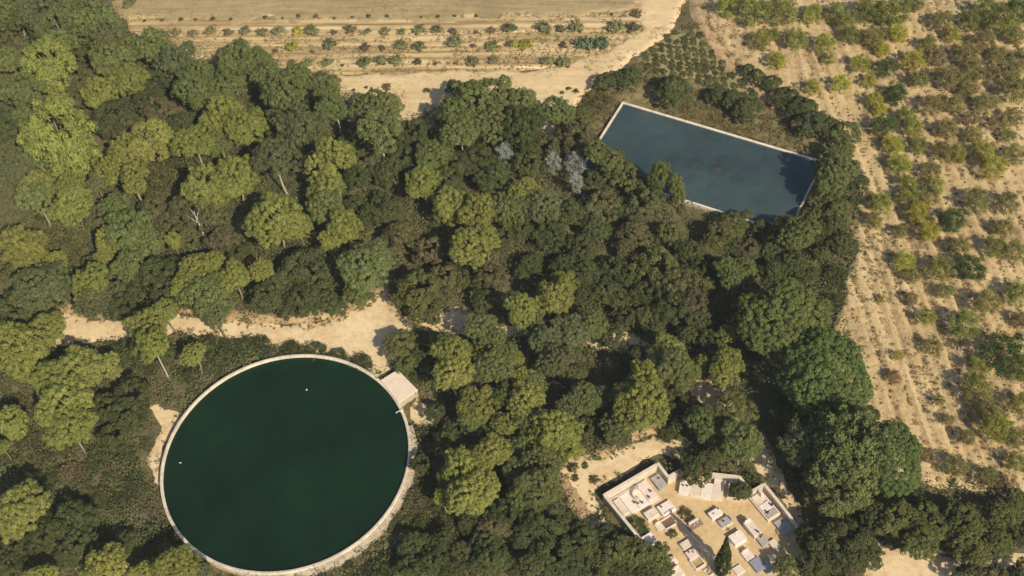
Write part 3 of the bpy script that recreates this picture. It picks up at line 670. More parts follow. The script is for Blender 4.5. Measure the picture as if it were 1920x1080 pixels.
HIGH = [pine_crown(s_, l_, h_, .118, low=0) for s_, l_, h_ in ((101, 7, .95), (103, 8, .85), (107, 6, 1.05))]
PINES = [pine_crown(11, 9), pine_crown(23, 8, .85), pine_crown(37, 10, .78, .105), pine_crown(41, 7, .92, .12), pine_crown(59, 11, .8, .10), pine_crown(67, 9, .85, .115, spread=.7), pine_crown(71, 8, 1.1, .115, spread=.5)]
OAKS = [oak_crown(s, l, h) for s, l, h in ((3, 12, .75), (5, 14, .7), (8, 10, .85), (13, 13, .8), (17, 16, .65))]
UMB = [dome_crown(4, 760, .66, .070, 74, lo=-.45, jitter=.04, lump=.16, l=.05, w=.03), dome_crown(9, 720, .72, .072, 74, lo=-.45, jitter=.045, lump=.19, l=.05, w=.03), dome_crown(14, 740, .68, .070, 74, lo=-.45, jitter=.045, lump=.17, l=.05, w=.03)]
GREYS = [loose_crown(21, 60, 1.7, 55, 'leaves', .26, .12, .07, -.6), loose_crown(22, 54, 1.5, 55, 'leaves', .28, .12, .07, -.6)]
CONE = [pine_crown(91, 7, 1.5, .125, spread=.45)[0], pine_crown(92, 6, 1.6, .13, spread=.42)[0]]
CYP = column_crown(31, 210, 1.42, 70, 'leaves', 4.6, .2)
ORCH = [loose_crown(s, n, 1.05, 98, puff=.22, l=.08, w=.048) for s, n in ((2, 62), (6, 54), (7, 68), (12, 50), (18, 60))]
BUSH = [loose_crown(s, 60, .75, 60, 'leaves', .2, .085, .055, -.15) for s in (33, 34, 35)]
SPIKE = [spike_bush(s) for s in (51, 52, 53, 54)]
TP = [trunk_mesh(s, 'pine_bark') for s in (1, 2, 3, 4)]; TH = [trunk_mesh(s_, 'pale_bark', 4) for s_ in (8, 9)]; TO = [trunk_mesh(s, 'oak_bark', 3) for s in (5, 6)]

# own colours of the kinds of foliage (base colour)
TINT = {'pb': (.250, .268, .078), 'pm': (.168, .198, .074), 'pd': (.150, .166, .080), 'pk': (.092, .112, .042),
        'om': (.142, .154, .057), 'ok': (.094, .110, .046), 'od': (.130, .132, .062), 'on': (.146, .128, .072),
        'um': (.150, .180, .060), 'uk': (.118, .160, .054), 'gm': (.30, .33, .29), 'cm': (.170, .195, .064),
        'sk': (.094, .110, .046), 'sd': (.145, .142, .066), 'sn': (.180, .146, .088), 'sm': (.090, .130, .046),
        'ay': (.42, .40, .075), 'ab': (.33, .345, .08), 'ag': (.275, .285, .088), 'ad': (.285, .265, .11), 'ak': (.105, .150, .050), 'an': (.31, .245, .135),
        'vg': (.27, .275, .14), 'vd': (.265, .24, .145), 'vy': (.40, .40, .08), 'vn': (.22, .17, .115), 'vb': (.155, .21, .125), 'vk': (.16, .155, .09)}
WORDS = {'pb': 'bright yellow green', 'pm': 'mid green', 'pd': 'dull olive', 'pk': 'dark green', 'om': 'olive green', 'ok': 'dark green', 'od': 'dull olive', 'on': 'brownish', 'um': 'mid green', 'uk': 'deep green',
         'gm': 'silvery grey', 'cm': 'yellow green', 'sk': 'dark green', 'sd': 'dull olive', 'sn': 'dry brownish', 'sm': 'fresh green', 'ay': 'yellow leaved', 'ab': 'bright green', 'ag': 'light green', 'ad': 'thin olive', 'ak': 'deep green', 'an': 'dry brown',
         'vg': 'grey green', 'vd': 'dull grey', 'vy': 'yellow', 'vn': 'dry brown', 'vb': 'bluish green', 'vk': 'tiny dark'}

# each entry: kind+tint, x, y, radius, in thirds of a photo pixel from the tile's corner
TREES = [((0, 0), """pm 60 60 95;pd 230 70 110;pm 330 160 130;pm 560 130 95;pm 470 60 80;pm 100 -40 100;pm 300 -30 90;pb 275 345 115;pm 145 310 55;pm 120 480 100;pm 630 310 112;pm 860 230 92;pd 990 330 95;pm 1120 400 72;
pb 715 440 85;pb 550 505 85;pb 325 590 72;pm 160 620 78;pb 330 760 165;pm 200 830 95;pd 95 920 85;ok 620 670 125;pb 835 775 108;pb 715 850 85;pb 630 940 85;hb 745 985 85;pb 190 1045 90;pb 390 1060 82;hb 1090 795 95;
ok 1010 690 80;pm 1080 480 100;pm 1210 500 95;pb 1240 640 110;pb 1370 690 105;pm 1220 790 70;pm 1335 330 105;pm 1300 420 75;pb 1150 1040 105;pb 1310 975 105;pd 540 1020 50;od 420 420 110;pm 30 320 65;ok 60 700 95;ok 860 460 95;ok 820 570 95;od 420 520 90;sd 870 990 150;sn 700 600 90;sk 960 900 90;od 20 560 70;ok 450 260 90;pd 610 210 85;od 10 190 70;on 880 620 80;od 700 700 80"""),
 ((480, 0), """pm 130 490 115;pm 220 430 85;pm 80 430 85;pm 385 480 68;hm 430 590 78;pm 625 595 100;pm 735 590 78;pd 240 715 115;hm 700 730 112;pm 15 320 60;pd 105 650 42;hd 110 870 115;hb 415 880 115;pb 390 1030 92;pm 1000 850 85;pb 935 1010 88;
pm 1120 650 95;pm 1350 530 105;pm 1220 590 105;pm 1320 670 105;hm 1150 740 85;ok 1120 490 50;pk 1205 495 48;ok 880 760 110;ok 820 880 100;od 620 900 95;ok 560 990 80;od 730 970 80;ok 1110 930 115;ok 1250 900 105;ok 1070 1030 80;gm 1400 860 48;ok 290 600 60;ok 60 760 70;ok 520 790 70;od 320 800 80;ok 1340 1000 100;ok 720 860 70"""),
 ((960, 0), """ok 520 455 62;ok 660 435 78;ok 910 490 108;ok 1150 530 60;ok 1240 545 62;ok 1320 600 88;pm 40 560 85;pk 60 700 95;pm 260 610 80;pm 165 620 42;om 400 640 58;sd 490 560 80;od 370 780 105;od 190 830 82;gm 355 930 58;gm 232 920 45;gm 360 1030 42;ok 90 930 92;pb 80 1070 75;om 480 850 70;om 545 890 84;om 600 945 80;om 655 1005 78;od 715 1050 70;om 555 960 80;cm 825 990 62;cm 930 1060 50;ok 470 1010 75;sm 1060 35 36;ok 300 720 60"""),
 ((1440, 0), """ok 20 460 50;ok 105 535 70;ok 185 600 80;ok 245 685 82;ok 330 705 72;om 430 745 82;pm 395 930 100;pm 350 1030 72;pm 335 960 70;om 300 1120 66;om 262 1215 62;om 60 1270 55;od -40 1265 45;ok 515 1025 62;pm 420 850 55;ok -60 420 50;ok -110 385 45"""),
 ((0, 360), """hm 190 25 92;pb 390 60 102;pb 120 295 112;pm 725 200 112;pb 600 270 62;pm 815 270 82;pb 580 350 48;pm 710 400 72;pb 975 265 36;pb 500 500 102;pd 515 600 92;pd 225 515 125;pb 310 385 55;pb 1085 420 82;pb 1190 390 60;pb 1060 530 80;pm 1140 560 105;pb 1310 465 78;pm 1210 610 90;pd 1205 680 58;ok 890 460 150;ok 650 510 100;ok 950 590 110;ok 690 640 85;ok 110 650 135;pb 255 750 88;pb 110 870 140;pb 820 740 92;hb 850 850 95;pb 930 650 48;pb 1080 905 60;pb 430 990 115;pb 290 1040 95;pb 595 970 60;
sk 300 905 65;sk 690 890 100;sk 800 960 85;sk 1160 840 62;sk 1290 880 95;sk 1200 950 85;sk 1060 1000 75;sk 1390 860 70;od 1050 90 105;od 950 170 75;od 1190 130 95;on 1250 260 82;sd 330 220 135;sd 400 320 90;od 60 470 70;ok 40 760 60;sd 980 370 70;ok 1340 330 60;od 860 90 90;pm 640 60 70;ok 280 100 80;od 560 130 90;ok 930 900 60;sn 900 930 60;od 1010 250 80;od 540 400 70"""),
 ((480, 360), """pb 100 140 142;pb 240 185 62;pm 390 65 92;pb 490 180 88;pb 420 260 62;pm 605 400 135;pb 30 430 60;pb 1085 60 92;pb 1240 95 95;pm 1400 85 75;pb 1195 290 112;pb 1290 250 72;ok 260 440 150;ok 100 560 122;ok 250 610 122;ok 400 620 92;om 570 560 92;ok 640 130 82;ok 760 100 85;od 810 230 105;on 980 330 95;om 915 560 125;om 945 660 102;od 1060 480 85;ok 1390 260 70;ok 700 40 60;ok 560 60 60;ok 1150 480 70;od 1310 470 90;ok 1280 600 70;
sk 20 860 72;sk 190 880 72;sk 330 890 72;sk 455 915 62;sk 590 960 72;om 820 850 92;om 845 950 72;ok 930 890 72;om 1015 845 66;pm 1260 750 75;pb 1100 905 92;pb 1255 930 62;pb 1110 1005 92;pm 1335 830 62;pm 1345 960 92;pm 1405 900 62;pd 1240 1010 60;ok 1000 980 70;sd 920 1020 60"""),
 ((960, 360), """pm 30 90 75;pd 165 65 92;ok 60 210 75;ok 205 235 100;ok 325 115 85;od 500 65 100;ok 400 310 95;ok 470 200 75;ok 300 400 80;ok 100 400 85;on 690 220 85;od 640 310 65;od 740 70 95;om 880 230 75;ok 560 420 70;ok 640 460 85;om 815 420 120;od 920 510 115;on 1010 620 110;ok 900 650 112;om 1065 530 65;om 1170 240 100;om 1235 165 78;od 1110 310 70;ok 1260 300 62;on 1335 320 72;om 1320 125 32;pm 1215 420 65;pm 1310 430 65;pm 1235 490 52;ok 1170 640 78;pb 1225 790 52;om 775 690 70;ok 800 770 65;pb 240 585 92;pb 290 505 60;ok 410 450 90;ok 520 560 85;ok 400 570 70;pb 50 650 75;pm 120 725 62;pm 450 740 78;pd 330 780 92;pd 200 830 82;pd 250 930 92;od 350 1020 70;pb 10 935 50;pb 60 1050 62;pm 120 1070 62;ok 700 920 75;pb 880 880 75;pm 905 965 92;pm 960 1010 72;pb 1080 975 62;pb 1215 950 75;pb 1190 1010 72;pb 740 1045 85;ok 1070 720 80;ok 1000 800 70;ok 1120 840 80;ok 1050 420 60;od 600 600 70;ok 640 700 60;ok 560 820 70;ok 600 80 80;ok 420 100 70;ok 1340 640 70;om 1340 700 65;ok 1000 330 80;ok 760 560 80"""),
 ((1440, 360), """pm 180 215 88;om 85 175 62;ok 40 250 70;om 215 140 60;ok 280 130 60;ok 360 190 85;ok 425 290 82;om 310 340 52;ok 140 400 85;ok 235 460 55;sk 380 470 90;sk 360 610 80;um 85 700 255;uk 335 1000 268;om 300 640 70;ok 20 330 80;ok 30 430 70;om 400 100 90;sk 440 60 70;ok 290 250 60"""),
 ((0, 720), """pb 355 95 140;pb 375 225 112;pb 60 205 72;pb 5 350 40;pb 95 690 130;ok 600 130 95;ok 740 65 105;ok 700 170 100;ok 645 290 82;ok 780 130 62;sd 100 110 70;ok 400 760 125;ok 450 880 110;ok 250 840 105;pb 600 1025 100;pb 520 1040 62;pb 980 1015 105;pb 800 1055 62;pb 1065 1025 62;pd 1125 1055 50;pb 235 1085 75;sd 300 400 125;sd 140 420 95;sk 540 400 90;sk 740 560 85;sd 800 620 62;sn 400 490 78;sn 600 830 42;sd 620 540 70;sk 560 620 80;ok 90 890 90;ok 60 1010 90;sk 700 400 70;sn 690 470 40;sk 250 540 80;sd 150 300 80;ok 700 880 70;sk 850 840 80;sk 940 900 70;ok 160 600 50;sn 860 700 50;sd 900 800 55;sk 1150 980 50;ok 880 950 60;sd 820 330 45;sd 780 220 50;ok 370 950 80;sk 660 660 70;sd 460 580 70"""),
 ((480, 720), """pb 1235 110 95;pm 1220 180 62;pb 1395 215 65;pb 1330 370 85;pb 1250 410 72;pb 1140 480 90;pb 1080 520 62;pb 1200 610 112;pb 1275 570 82;pb 1060 630 52;pm 1395 60 62;ok 1010 150 58;sk 940 270 62;sk 870 250 45;sd 960 370 58;sd 890 650 95;sd 800 770 78;sk 740 1000 88;sk 680 1050 78;sk 520 1000 30;sd 1080 770 75;ok 1050 880 75;ok 1300 900 92;on 1340 800 82;ok 1320 985 102;ok 1000 1000 95;ok 1420 560 70;ok 1150 950 80;ok 880 900 85;sk 930 780 70;ok 1100 1050 85;ok 1200 760 70;sd 960 560 60;ok 930 450 60;ok 1060 320 70;ok 1130 240 60;ok 860 1030 70;sk 1010 680 60;ok 1400 720 90;ok 1420 460 70;sk 620 1080 60;sk 370 1062 26;sk 250 1085 60"""),
 ((960, 720), """pb 80 80 95;pm 90 200 65;pb 15 230 45;pm 60 335 72;pb 225 240 105;pb 285 300 92;pm 170 430 102;pm 150 560 102;pm 30 490 72;pm 60 610 72;pd 330 115 75;pm 400 65 82;pm 475 75 65;pb 720 95 130;pm 615 195 92;pm 650 60 82;pd 600 270 72;om 1235 130 115;pm 1070 200 85;om 1150 255 115;pm 1290 300 92;om 1200 335 85;pm 1350 330 62;ok 1040 470 88;ok 1100 400 60;sd 870 270 62;sk 1350 530 58;ok 1285 600 58;sm 700 790 72;sk 900 835 33;sd 975 720 45;
ok 200 760 140;ok 90 850 100;ok 250 950 140;ok 400 890 115;ok 350 1020 95;om 560 960 120;ok 520 840 65;om 700 960 100;om 815 985 88;ok 620 1060 90;ok 760 1060 88;ok 860 1040 55;ok 100 1020 102;ok 440 1050 90;ok 400 250 80;ok 540 140 60;ok 900 100 85;ok 960 200 70;ok 860 60 70;sk 340 460 35;sk 410 450 22;sk 355 520 24;sd 460 530 30"""),
 ((1440, 720), """uk 670 400 225;pm 450 330 190;pm 250 90 70;pd 180 330 92;om 320 410 95;pm 440 520 165;om 280 560 85;ok 330 640 92;ok 200 240 75;ok 430 900 180;ok 560 950 92;ok 250 860 92;ok 280 1000 105;om 120 1030 72;om 720 760 112;om 880 725 82;om 860 880 112;om 955 805 82;om 1100 765 112;om 1130 900 120;om 1020 700 62;om 1310 745 112;om 1300 880 92;om 1180 970 62;om 1400 640 62;ok 1425 840 65;ok 700 860 65;ok 640 810 55;ok 1280 1070 65;ok 1150 1080 85;ok 600 720 80;ok 1440 1040 60;ok 100 180 80;ok 130 100 70;ok 820 800 70;ok 1230 820 70;ok 520 640 60;ok 560 170 60"""),
]
ORCHARD_TREES = [((1440, 0), """ag 80 60 80;ag 20 200 42;ag 160 220 62;ab 250 80 55;ab 320 250 58;ag 390 75 62;ag 440 135 52;ag 470 205 52;ag 560 60 72;ag 690 75 90;ad 590 210 62;ay 640 275 42;ay 730 190 52;ag 820 20 52;ab 520 360 52;ay 410 475 52;ak 665 385 58;ay 820 345 64;ay 570 455 42;ag 850 445 52;ak 720 525 62;ay 600 560 48;ay 630 615 40;ag 780 655 56;ab 820 720 52;ak 650 710 65;ay 700 815 56;ag 840 815 52;ab 740 925 60;ab 780 1030 52;ad 920 590 62;ay 1040 195 46;ag 1150 115 62;ad 1210 235 62;ad 1110 305 72;ad 1020 435 72;ad 1160 405 62;ad 1050 590 52;ad 1220 580 62;an 1300 690 52;ad 1340 400 82;ad 1400 505 82;ag 1320 125 92;ag 1230 60 72;ak 1400 60 75;ab 1060 860 55;ad 1010 725 62;ab 1220 850 62;ay 1260 935 70;ad 1390 870 62;ag 1350 765 42;ad 1385 660 52;ad 910 960 56;ad 980 850 52;ab 940 1045 52;ay 250 490 42;ay 50 340 50;ag 900 250 50;ad 980 120 60;an 960 330 50;ad 1280 300 50;ad 1120 500 50;ad 1150 760 50;ad 1390 200 55;ag 340 330 35;ad 1440 330 60;an 1140 670 45"""),
 ((960, 0), """ag 1370 70 85;ab 1215 40 62;ag 1395 225 58;ag 1300 -20 60"""),
 ((1440, 360), """ab 640 60 62;ag 800 30 62;ay 840 115 62;ay 900 220 60;ak 1030 160 72;ad 910 25 60;ad 1180 55 72;ad 1350 65 62;ag 1280 310 62;ad 1380 330 62;ay 770 390 58;ad 740 220 40;ag 970 430 72;ak 1140 430 82;ag 810 470 42;ag 1410 570 72;ad 1230 620 72;ag 1110 750 82;ab 640 600 25;ab 890 700 52;ay 730 920 30;ad 930 870 52;ak 1330 910 120;ab 1180 990 60;ag 1440 1000 70;an 710 1040 40;ad 1330 200 55;ad 1080 310 60;ad 600 160 45;an 1420 720 50;ad 1000 560 45;an 800 600 40"""),
 ((1440, 720), """ag 1180 30 80;ab 1290 240 85;ad 1240 150 70;ag 1420 110 65;ag 1400 440 55;ad 1230 520 60;an 900 400 45;ad 1060 460 60;ad 1120 300 45;an 1010 200 35;ad 1400 300 60;an 1350 560 55;ad 960 90 35""")]
FIELD_BUSH = [((0, 0), """vk 815 125 12;vk 915 120 14;vk 1020 116 17;vk 1105 118 12;vk 1200 112 17;vk 1300 115 12;vd 990 195 34;vd 1088 195 32;vg 1183 185 34;vd 1285 192 32;vd 1378 185 34;vg 725 35 42;vb 750 10 35;vd 640 0 40"""),
 ((480, 0), """vk 55 105 17;vk 240 100 17;vk 340 100 17;vk 440 110 11;vk 150 110 11;vk 545 105 11;vk 635 98 17;vk 740 100 15;vk 930 105 11;vk 1025 100 15;vk 1118 98 13;vk 1240 95 13;vg 35 192 34;vg 130 180 40;vy 235 185 36;vg 322 185 44;vd 440 190 22;vd 530 175 36;vd 630 185 20;vg 727 185 35;vg 822 187 29;vg 918 180 38;vg 1020 172 36;vd 1112 185 27;vn 1240 190 14;vd 1325 178 28;vg 1415 165 42;vg 20 295 40;vn 115 295 17;vy 208 268 44;vn 320 300 14;vg 415 265 42;vn 615 272 32;vn 712 280 22;vg 828 268 42;vg 922 268 42;vg 1118 248 50;vn 1225 265 16;vg 1332 265 44;vd 1425 258 27;vd 100 360 32;vd 205 355 22;vg 295 362 34;vg 407 358 34;vn 490 375 12;vg 615 358 46;vg 710 352 40;vg 797 350 40;vn 910 355 27;vn 1012 365 14;vn 1128 362 14;vg 1222 355 40;vd 1335 350 34;vn 740 505 28;vn 960 515 20;vn 620 500 12;vn 550 515 12"""),
 ((960, 0), """vb 10 165 27;vg 185 165 50;vd 275 172 32;vg 368 160 44;vg 580 165 52;vn 680 165 44;vy 20 255 27;vy 80 258 42;vn 290 262 26;vb 405 258 54;vb 500 252 54;vg 208 350 42;vg 298 360 44;vd 700 85 35;vk 562 88 10;vk 320 505 15;vk 360 520 18;vk 280 530 14""")]

def parse(tabs):
    for (ox, oy), s in tabs:
        for e in s.replace('\n', '').split(';'):
            if e.strip():
                k, x, y, r = e.split(); yield k, ox+float(x)/3, oy+float(y)/3, float(r)/3

FORBID = [('circle', None)]
def blocked(p):
    P = np.array([p])
    if np.hypot(*p) < ROUT+.9: return True
    if sdf(P, POOL)[0] > -.8: return True
    if sdf(P, HUT)[0] > -.4: return True
    return False
def on_track(p):
    P = np.array([p]); return union(P, TRACKS[:4])[0] > .4
LAND = {'the round basin': lambda P: np.abs(np.hypot(*P.T)-ROUT), 'the sandy track': lambda P: np.maximum(0, -union(P, TRACKS)), 'the rectangular pool': lambda P: np.abs(sdf(P, POOL)), 'the cemetery': lambda P: np.maximum(0, -union(P, CEM)),
        'the ploughed field': lambda P: np.maximum(0, -union(P, FIELD+FIELD_SAND)), 'the orchard': lambda P: np.maximum(0, -union(P, ORCHARD))}
REG = []                                                   # things waiting for a label
def colour(o, k, rng, amt=.12):
    c = np.array(TINT[k])*(1+rng.uniform(-amt, amt))*(1+rng.uniform(-.05, .05, 3)); o.color = (*c, 1)
rngT = np.random.default_rng(77); cnt = {}
def pick(lst, key):
    cnt[key] = cnt.get(key, 0)+1; return lst[(cnt[key]*5+cnt[key]//len(lst)) % len(lst)]
def plant(kind, x, y, r):
    rng = rngT; g = kind[0]
    R0 = r/14.0
    if g == 'h': zc = float(np.clip(3.4+1.9*R0, 5.0, 8.8))
    elif g == 'p': zc = float(np.clip(2.2+1.6*R0, 2.8, 7.4))*rng.uniform(.92, 1.1)
    elif g == 'u': zc = 7.5
    elif g == 'o': zc = float(np.clip(1.0+.85*R0, 1.3, 4.2))*rng.uniform(.9, 1.12)
    elif g in 'gc': zc = 3.2
    else: zc = .45*R0+.15
    zs = [zc]
    for k in range(1, 24): zs += [zc+.3*k, zc-.3*k]
    for z in zs:
        if z < .5*R0 or z > (9.5 if g in 'puh' else (zc+.01 if g == 's' else 7.2)): continue
        P = px(x, y, z)
        if not (blocked(P[:2]) or (g != 's' and on_track(P[:2]))): zc = z; break
    else: P = px(x, y, zc)
    R = r/pscale(P); rz = rng.uniform(0, 6.283); base = (P[0], P[1], 0)
    nm = {'p': 'pine_tree', 'h': 'pine_tree', 'u': 'umbrella_pine', 'o': 'evergreen_oak', 'g': 'grey_poplar', 'c': 'young_pine', 's': 'shrub'}[g]
    t = empty(nm, base)
    def add(n, me, s, z, rot=rz, col=True):
        c = bpy.data.objects.new(n, me); COL.objects.link(c); c.parent = t; c.location = (0, 0, z); c.scale = s; c.rotation_euler = (0, 0, rot)
        if col: c.color = (*colr, 1)
        return c
    colr = np.array(TINT[kind.replace('h', 'p')])*(1+rng.uniform(-.13, .13))*(1+rng.uniform(-.035, .035, 3))
    tr = .06+.045*R
    if g in 'ph':
        me, bm_ = pick(PINES, 'p') if g == 'p' else pick(HIGH, 'h'); R *= 1.18; sx, sy = R*rng.uniform(.95, 1.12), R*rng.uniform(.95, 1.12)
        cz = max(zc-.06*R, .55*R); add('crown', me, (sx, sy, R*rng.uniform(.95, 1.15)), cz); add('branches', bm_, (R, R, R), cz, rz, False)
        add('trunk', pick(TP, 'tp') if g == 'p' else pick(TH, 'th'), (tr, tr, max(cz-.4*R, .5)+.15), -.1, rng.uniform(0, 6.28), False)
    elif g == 'u':
        cz = max(zc-.15*R, 1); add('crown', pick(UMB, 'u'), (R, R, R), cz); add('trunk', pick(TP, 'tp'), (.32, .32, cz+.3), -.1, 0, False)
    elif g == 'o':
        cz = max(zc-.12*R, .35*R); add('crown', pick(OAKS, 'o'), (R*rng.uniform(1.06, 1.24), R*rng.uniform(1.06, 1.24), R*rng.uniform(1.0, 1.25)), cz); add('trunk', pick(TO, 'to'), (tr, tr, cz+.1), -.1, 0, False)
    elif g in 'gc':
        add('crown', pick(GREYS if g == 'g' else CONE, g), (R*1.05, R*1.05, R*1.15), max(zc, .4)); add('trunk', pick(TO, 'to'), (.1, .1, zc), -.1, 0, False)
    else:
        add('foliage', pick(BUSH, 's'), (R*1.05, R*1.05, R*rng.uniform(.8, 1.1)), .1*R); add('stem', pick(TO, 'to'), (.06, .06, .4*R+.15), -.1, 0, False)
    REG.append((t, kind.replace('h', 'p'), R, P[:2])); return t
for kind, x, y, r in parse(TREES): plant(kind, x, y, r)

# cypress of the cemetery
q = px(1354.5, 1076); t = tag(empty('cypress', (q[0], q[1], 0)), 'slim dark green cypress standing among the tombs', 'cypress')
c = bpy.data.objects.new('crown', CYP); COL.objects.link(c); c.parent = t; c.color = (.052, .068, .024, 1); c.scale = (.95, .95, 1.32); c.location = (0, 0, .25)
c = bpy.data.objects.new('trunk', TO[0]); COL.objects.link(c); c.parent = t; c.scale = (.12, .12, 2); c.location = (0, 0, -.1)
# dead tree
for x, y, sc, lb in ((383, 436, 1.0, 'bare dead tree with pale forked branches'), (150, 588, .6, 'fallen bleached branch at the edge of the sandy track')):
    q = px(x, y+10 if sc == 1 else y); t = tag(empty('dead_tree' if sc == 1 else 'fallen_branch', (q[0], q[1], 0)), lb, 'dead tree' if sc == 1 else 'branch')
    b = MB(); rr = random.Random(3)
    if sc == 1: b.tube([(0, 0, -.1), (.1, 0, 2.4), (-.1, .1, 4.4), (.1, .1, 5.6)], [.14, .11, .07, .03], 6); lim = [((.1, 0, 2.2), (1.2, .2, 4.4)), ((-.1, .1, 3.2), (-1.1, -.2, 5.2)), ((0, 0, 3.8), (.8, .5, 5.6)), ((0, .1, 4.3), (-.5, .4, 6.0))]
    else: b.tube([(-1, 0, .1), (.2, .1, .35), (1.5, -.2, .3)], [.12, .09, .04], 6); lim = [((.1, 0, .3), (.9, .8, .9)), ((.5, 0, .3), (1.2, -.7, .7))]
    bo = b.build('trunk', M['dead_wood'], t)
    for a, e in lim:
        m_ = [(a[i]+e[i])/2+rr.uniform(-.15, .15) for i in range(3)]; MB().tube([a, m_, e], [.07, .05, .02], 5).build('branch', M['dead_wood'], t)

# orchard trees and field bushes
for kind, x, y, r in parse(ORCHARD_TREES):
    rng = rngT; R0 = r/13; zc = float(np.clip(1.0*R0+.35, .7, 3.0)); P = px(x, y, zc); R = r/pscale(P)
    t = empty('orchard_tree', (P[0], P[1], .40)); rz = rng.uniform(0, 6.28)
    c = bpy.data.objects.new('crown', pick(ORCH, 'a')); COL.objects.link(c); c.parent = t; c.location = (0, 0, zc-.05*R-.40); c.scale = (R*1.12, R*1.12, R*1.1); c.rotation_euler = (0, 0, rz); colour(c, kind, rng)
    c = bpy.data.objects.new('trunk', pick(TO, 'to')); COL.objects.link(c); c.parent = t; c.location = (0, 0, -.1); c.scale = (.07, .07, max(zc-.3, .3))
    REG.append((t, kind, R, P[:2]))
for kind, x, y, r in parse(FIELD_BUSH):
    rng = rngT; R = max(r/13.4, .26); P = px(x, y, .35*R); t = tag(empty('field_bush', (P[0], P[1], 0.22)), '', '')
    c = bpy.data.objects.new('foliage', pick(SPIKE, 'v')); COL.objects.link(c); c.parent = t; c.scale = (R*1.05, R*1.05, R*1.15); c.rotation_euler = (0, 0, rng.uniform(0, 6.28)); colour(c, kind, rng, .2)
    REG.append((t, kind, R, P[:2]))

# small vines of the triangular plot: rows along two directions read from the photograph
ga = px(1304, 107)[:2]-px(1290, 115)[:2]; gb = px(1291.7, 125)[:2]-px(1290, 115)[:2]
rng = np.random.default_rng(9); vk = 0
for i in range(-14, 15):
    for j in range(-20, 21):
        p = np.array(px(1290, 115)[:2]) + ga*i + gb*j + rng.normal(size=2)*.10
        if union(p[None], VINES)[0] < .2 or rng.uniform() < .08: continue
        t = tag(empty('vine', (p[0], p[1], .27)), 'small dark vine in the triangular plot', 'vine', 'vines of the triangular plot'); vk += 1
        s = rng.uniform(.44, .60); c = bpy.data.objects.new('foliage', pick(SPIKE, 'v')); COL.objects.link(c); c.parent = t; c.scale = (s*1.2, s*1.2, s*.8); c.rotation_euler = (0, 0, rng.uniform(0, 6.28))
        k = np.array((.165, .172, .078))*rng.uniform(.75, 1.3); c.color = (*k, 1)

# ------------------------------------------------------------------ labels of the plants
def size_word(g, R):
    a, b = {'p': (1.7, 2.7), 'o': (1.7, 2.6), 's': (1.3, 2.0), 'a': (1.2, 1.75), 'v': (.7, 1.0)}.get(g, (2.5, 3.9))
    return 'small' if R < a else ('large' if R > b else 'medium sized')
XY = np.array([r[3] for r in REG]); DS = {k: f(XY) for k, f in LAND.items()}
NOUN = {'p': 'pine', 'u': 'umbrella pine', 'o': 'evergreen oak', 'g': 'poplar', 'c': 'young pine', 's': 'shrub', 'a': 'orchard tree', 'v': 'field bush'}
CAT = {'p': 'pine', 'u': 'pine', 'o': 'oak', 'g': 'poplar', 'c': 'pine', 's': 'shrub', 'a': 'orchard tree', 'v': 'bush'}
ORD = ['nearest', 'second nearest', 'third nearest', 'fourth nearest', 'fifth nearest', 'sixth nearest', 'seventh nearest']
heads = {}
for i, (t, kind, R, p) in enumerate(REG): heads.setdefault(size_word(kind[0], R)+' '+WORDS[kind]+' '+NOUN[kind[0]], []).append(i)
USE = {'a': ('the rectangular pool', 'the cemetery', 'the ploughed field'), 'v': ('the rectangular pool', 'the orchard', 'the round basin')}
for head, mem in heads.items():
    g = REG[mem[0]][1][0]; lands = USE.get(g, tuple(LAND)); best = {}
    if len(mem) == 1: tag(REG[mem[0]][0], head+{'a': ' in the orchard', 'v': ' in the ploughed field'}.get(g, ' of the wood'), CAT[g]); continue
    for k in lands:
        od = sorted(mem, key=lambda i: DS[k][i])
        for r_, i in enumerate(od[:len(ORD)]):
            if DS[k][i] < .05 or (r_+1 < len(od) and abs(DS[k][od[r_+1]]-DS[k][i]) < .02): continue
            if i not in best or r_ < best[i][0]: best[i] = (r_, k)
    for i in mem:
        t, kind, R, p = REG[i]
        if i in best: tag(t, head+', '+ORD[best[i][0]]+' to '+best[i][1], CAT[g]); continue
        ds = sorted((DS[k][i], k) for k in lands)
        where = {'a': 'deep in the orchard towards '+ds[0][1], 'v': 'in the rows of the ploughed field'}.get(g, 'between '+ds[0][1]+' and '+ds[1][1])
        tag(t, head+' '+where, CAT[g], (head+'s '+where).replace('bushs', 'bushes'))

# ================================================================== GROUND COVER (nobody could count it)
def cover(name, label, cat, n, accept, rr, hh, per, l, w, mat, seed, box, zl=0.0):
    rng = np.random.default_rng(seed); P = rng.uniform([box[0], box[1]], [box[2], box[3]], (n, 2)); P = P[accept(P, rng)]; k = len(P)
    R = rng.uniform(rr[0], rr[1], k)*(.6+.8*vnoise(P[:, 0]*.15, P[:, 1]*.15, seed)); H = R*rng.uniform(hh[0], hh[1], k)
    d = rdirs(rng, k*per, .0); Rk = np.repeat(R, per)[:, None]; Hk = np.repeat(H, per)[:, None]
    Q = np.c_[np.repeat(P, per, 0), np.zeros(k*per)] + d*np.c_[Rk, Rk, Hk]*rng.uniform(.55, 1.1, (k*per, 1)); Q[:, 2] += .06+zl
    Nn = d+rng.normal(size=d.shape)*.6; T = np.clip(np.repeat(rng.uniform(0, 1, k), per)*.7+rng.uniform(0, .3, k*per), 0, 1)
    V, Fq, T = leaf_quads(rng, Q, Nn, l, w, T); o = obj(name, mesh_np(name, V, Fq, T), M[mat]); o['kind'] = 'stuff'; o['label'] = label; o['category'] = cat; return o
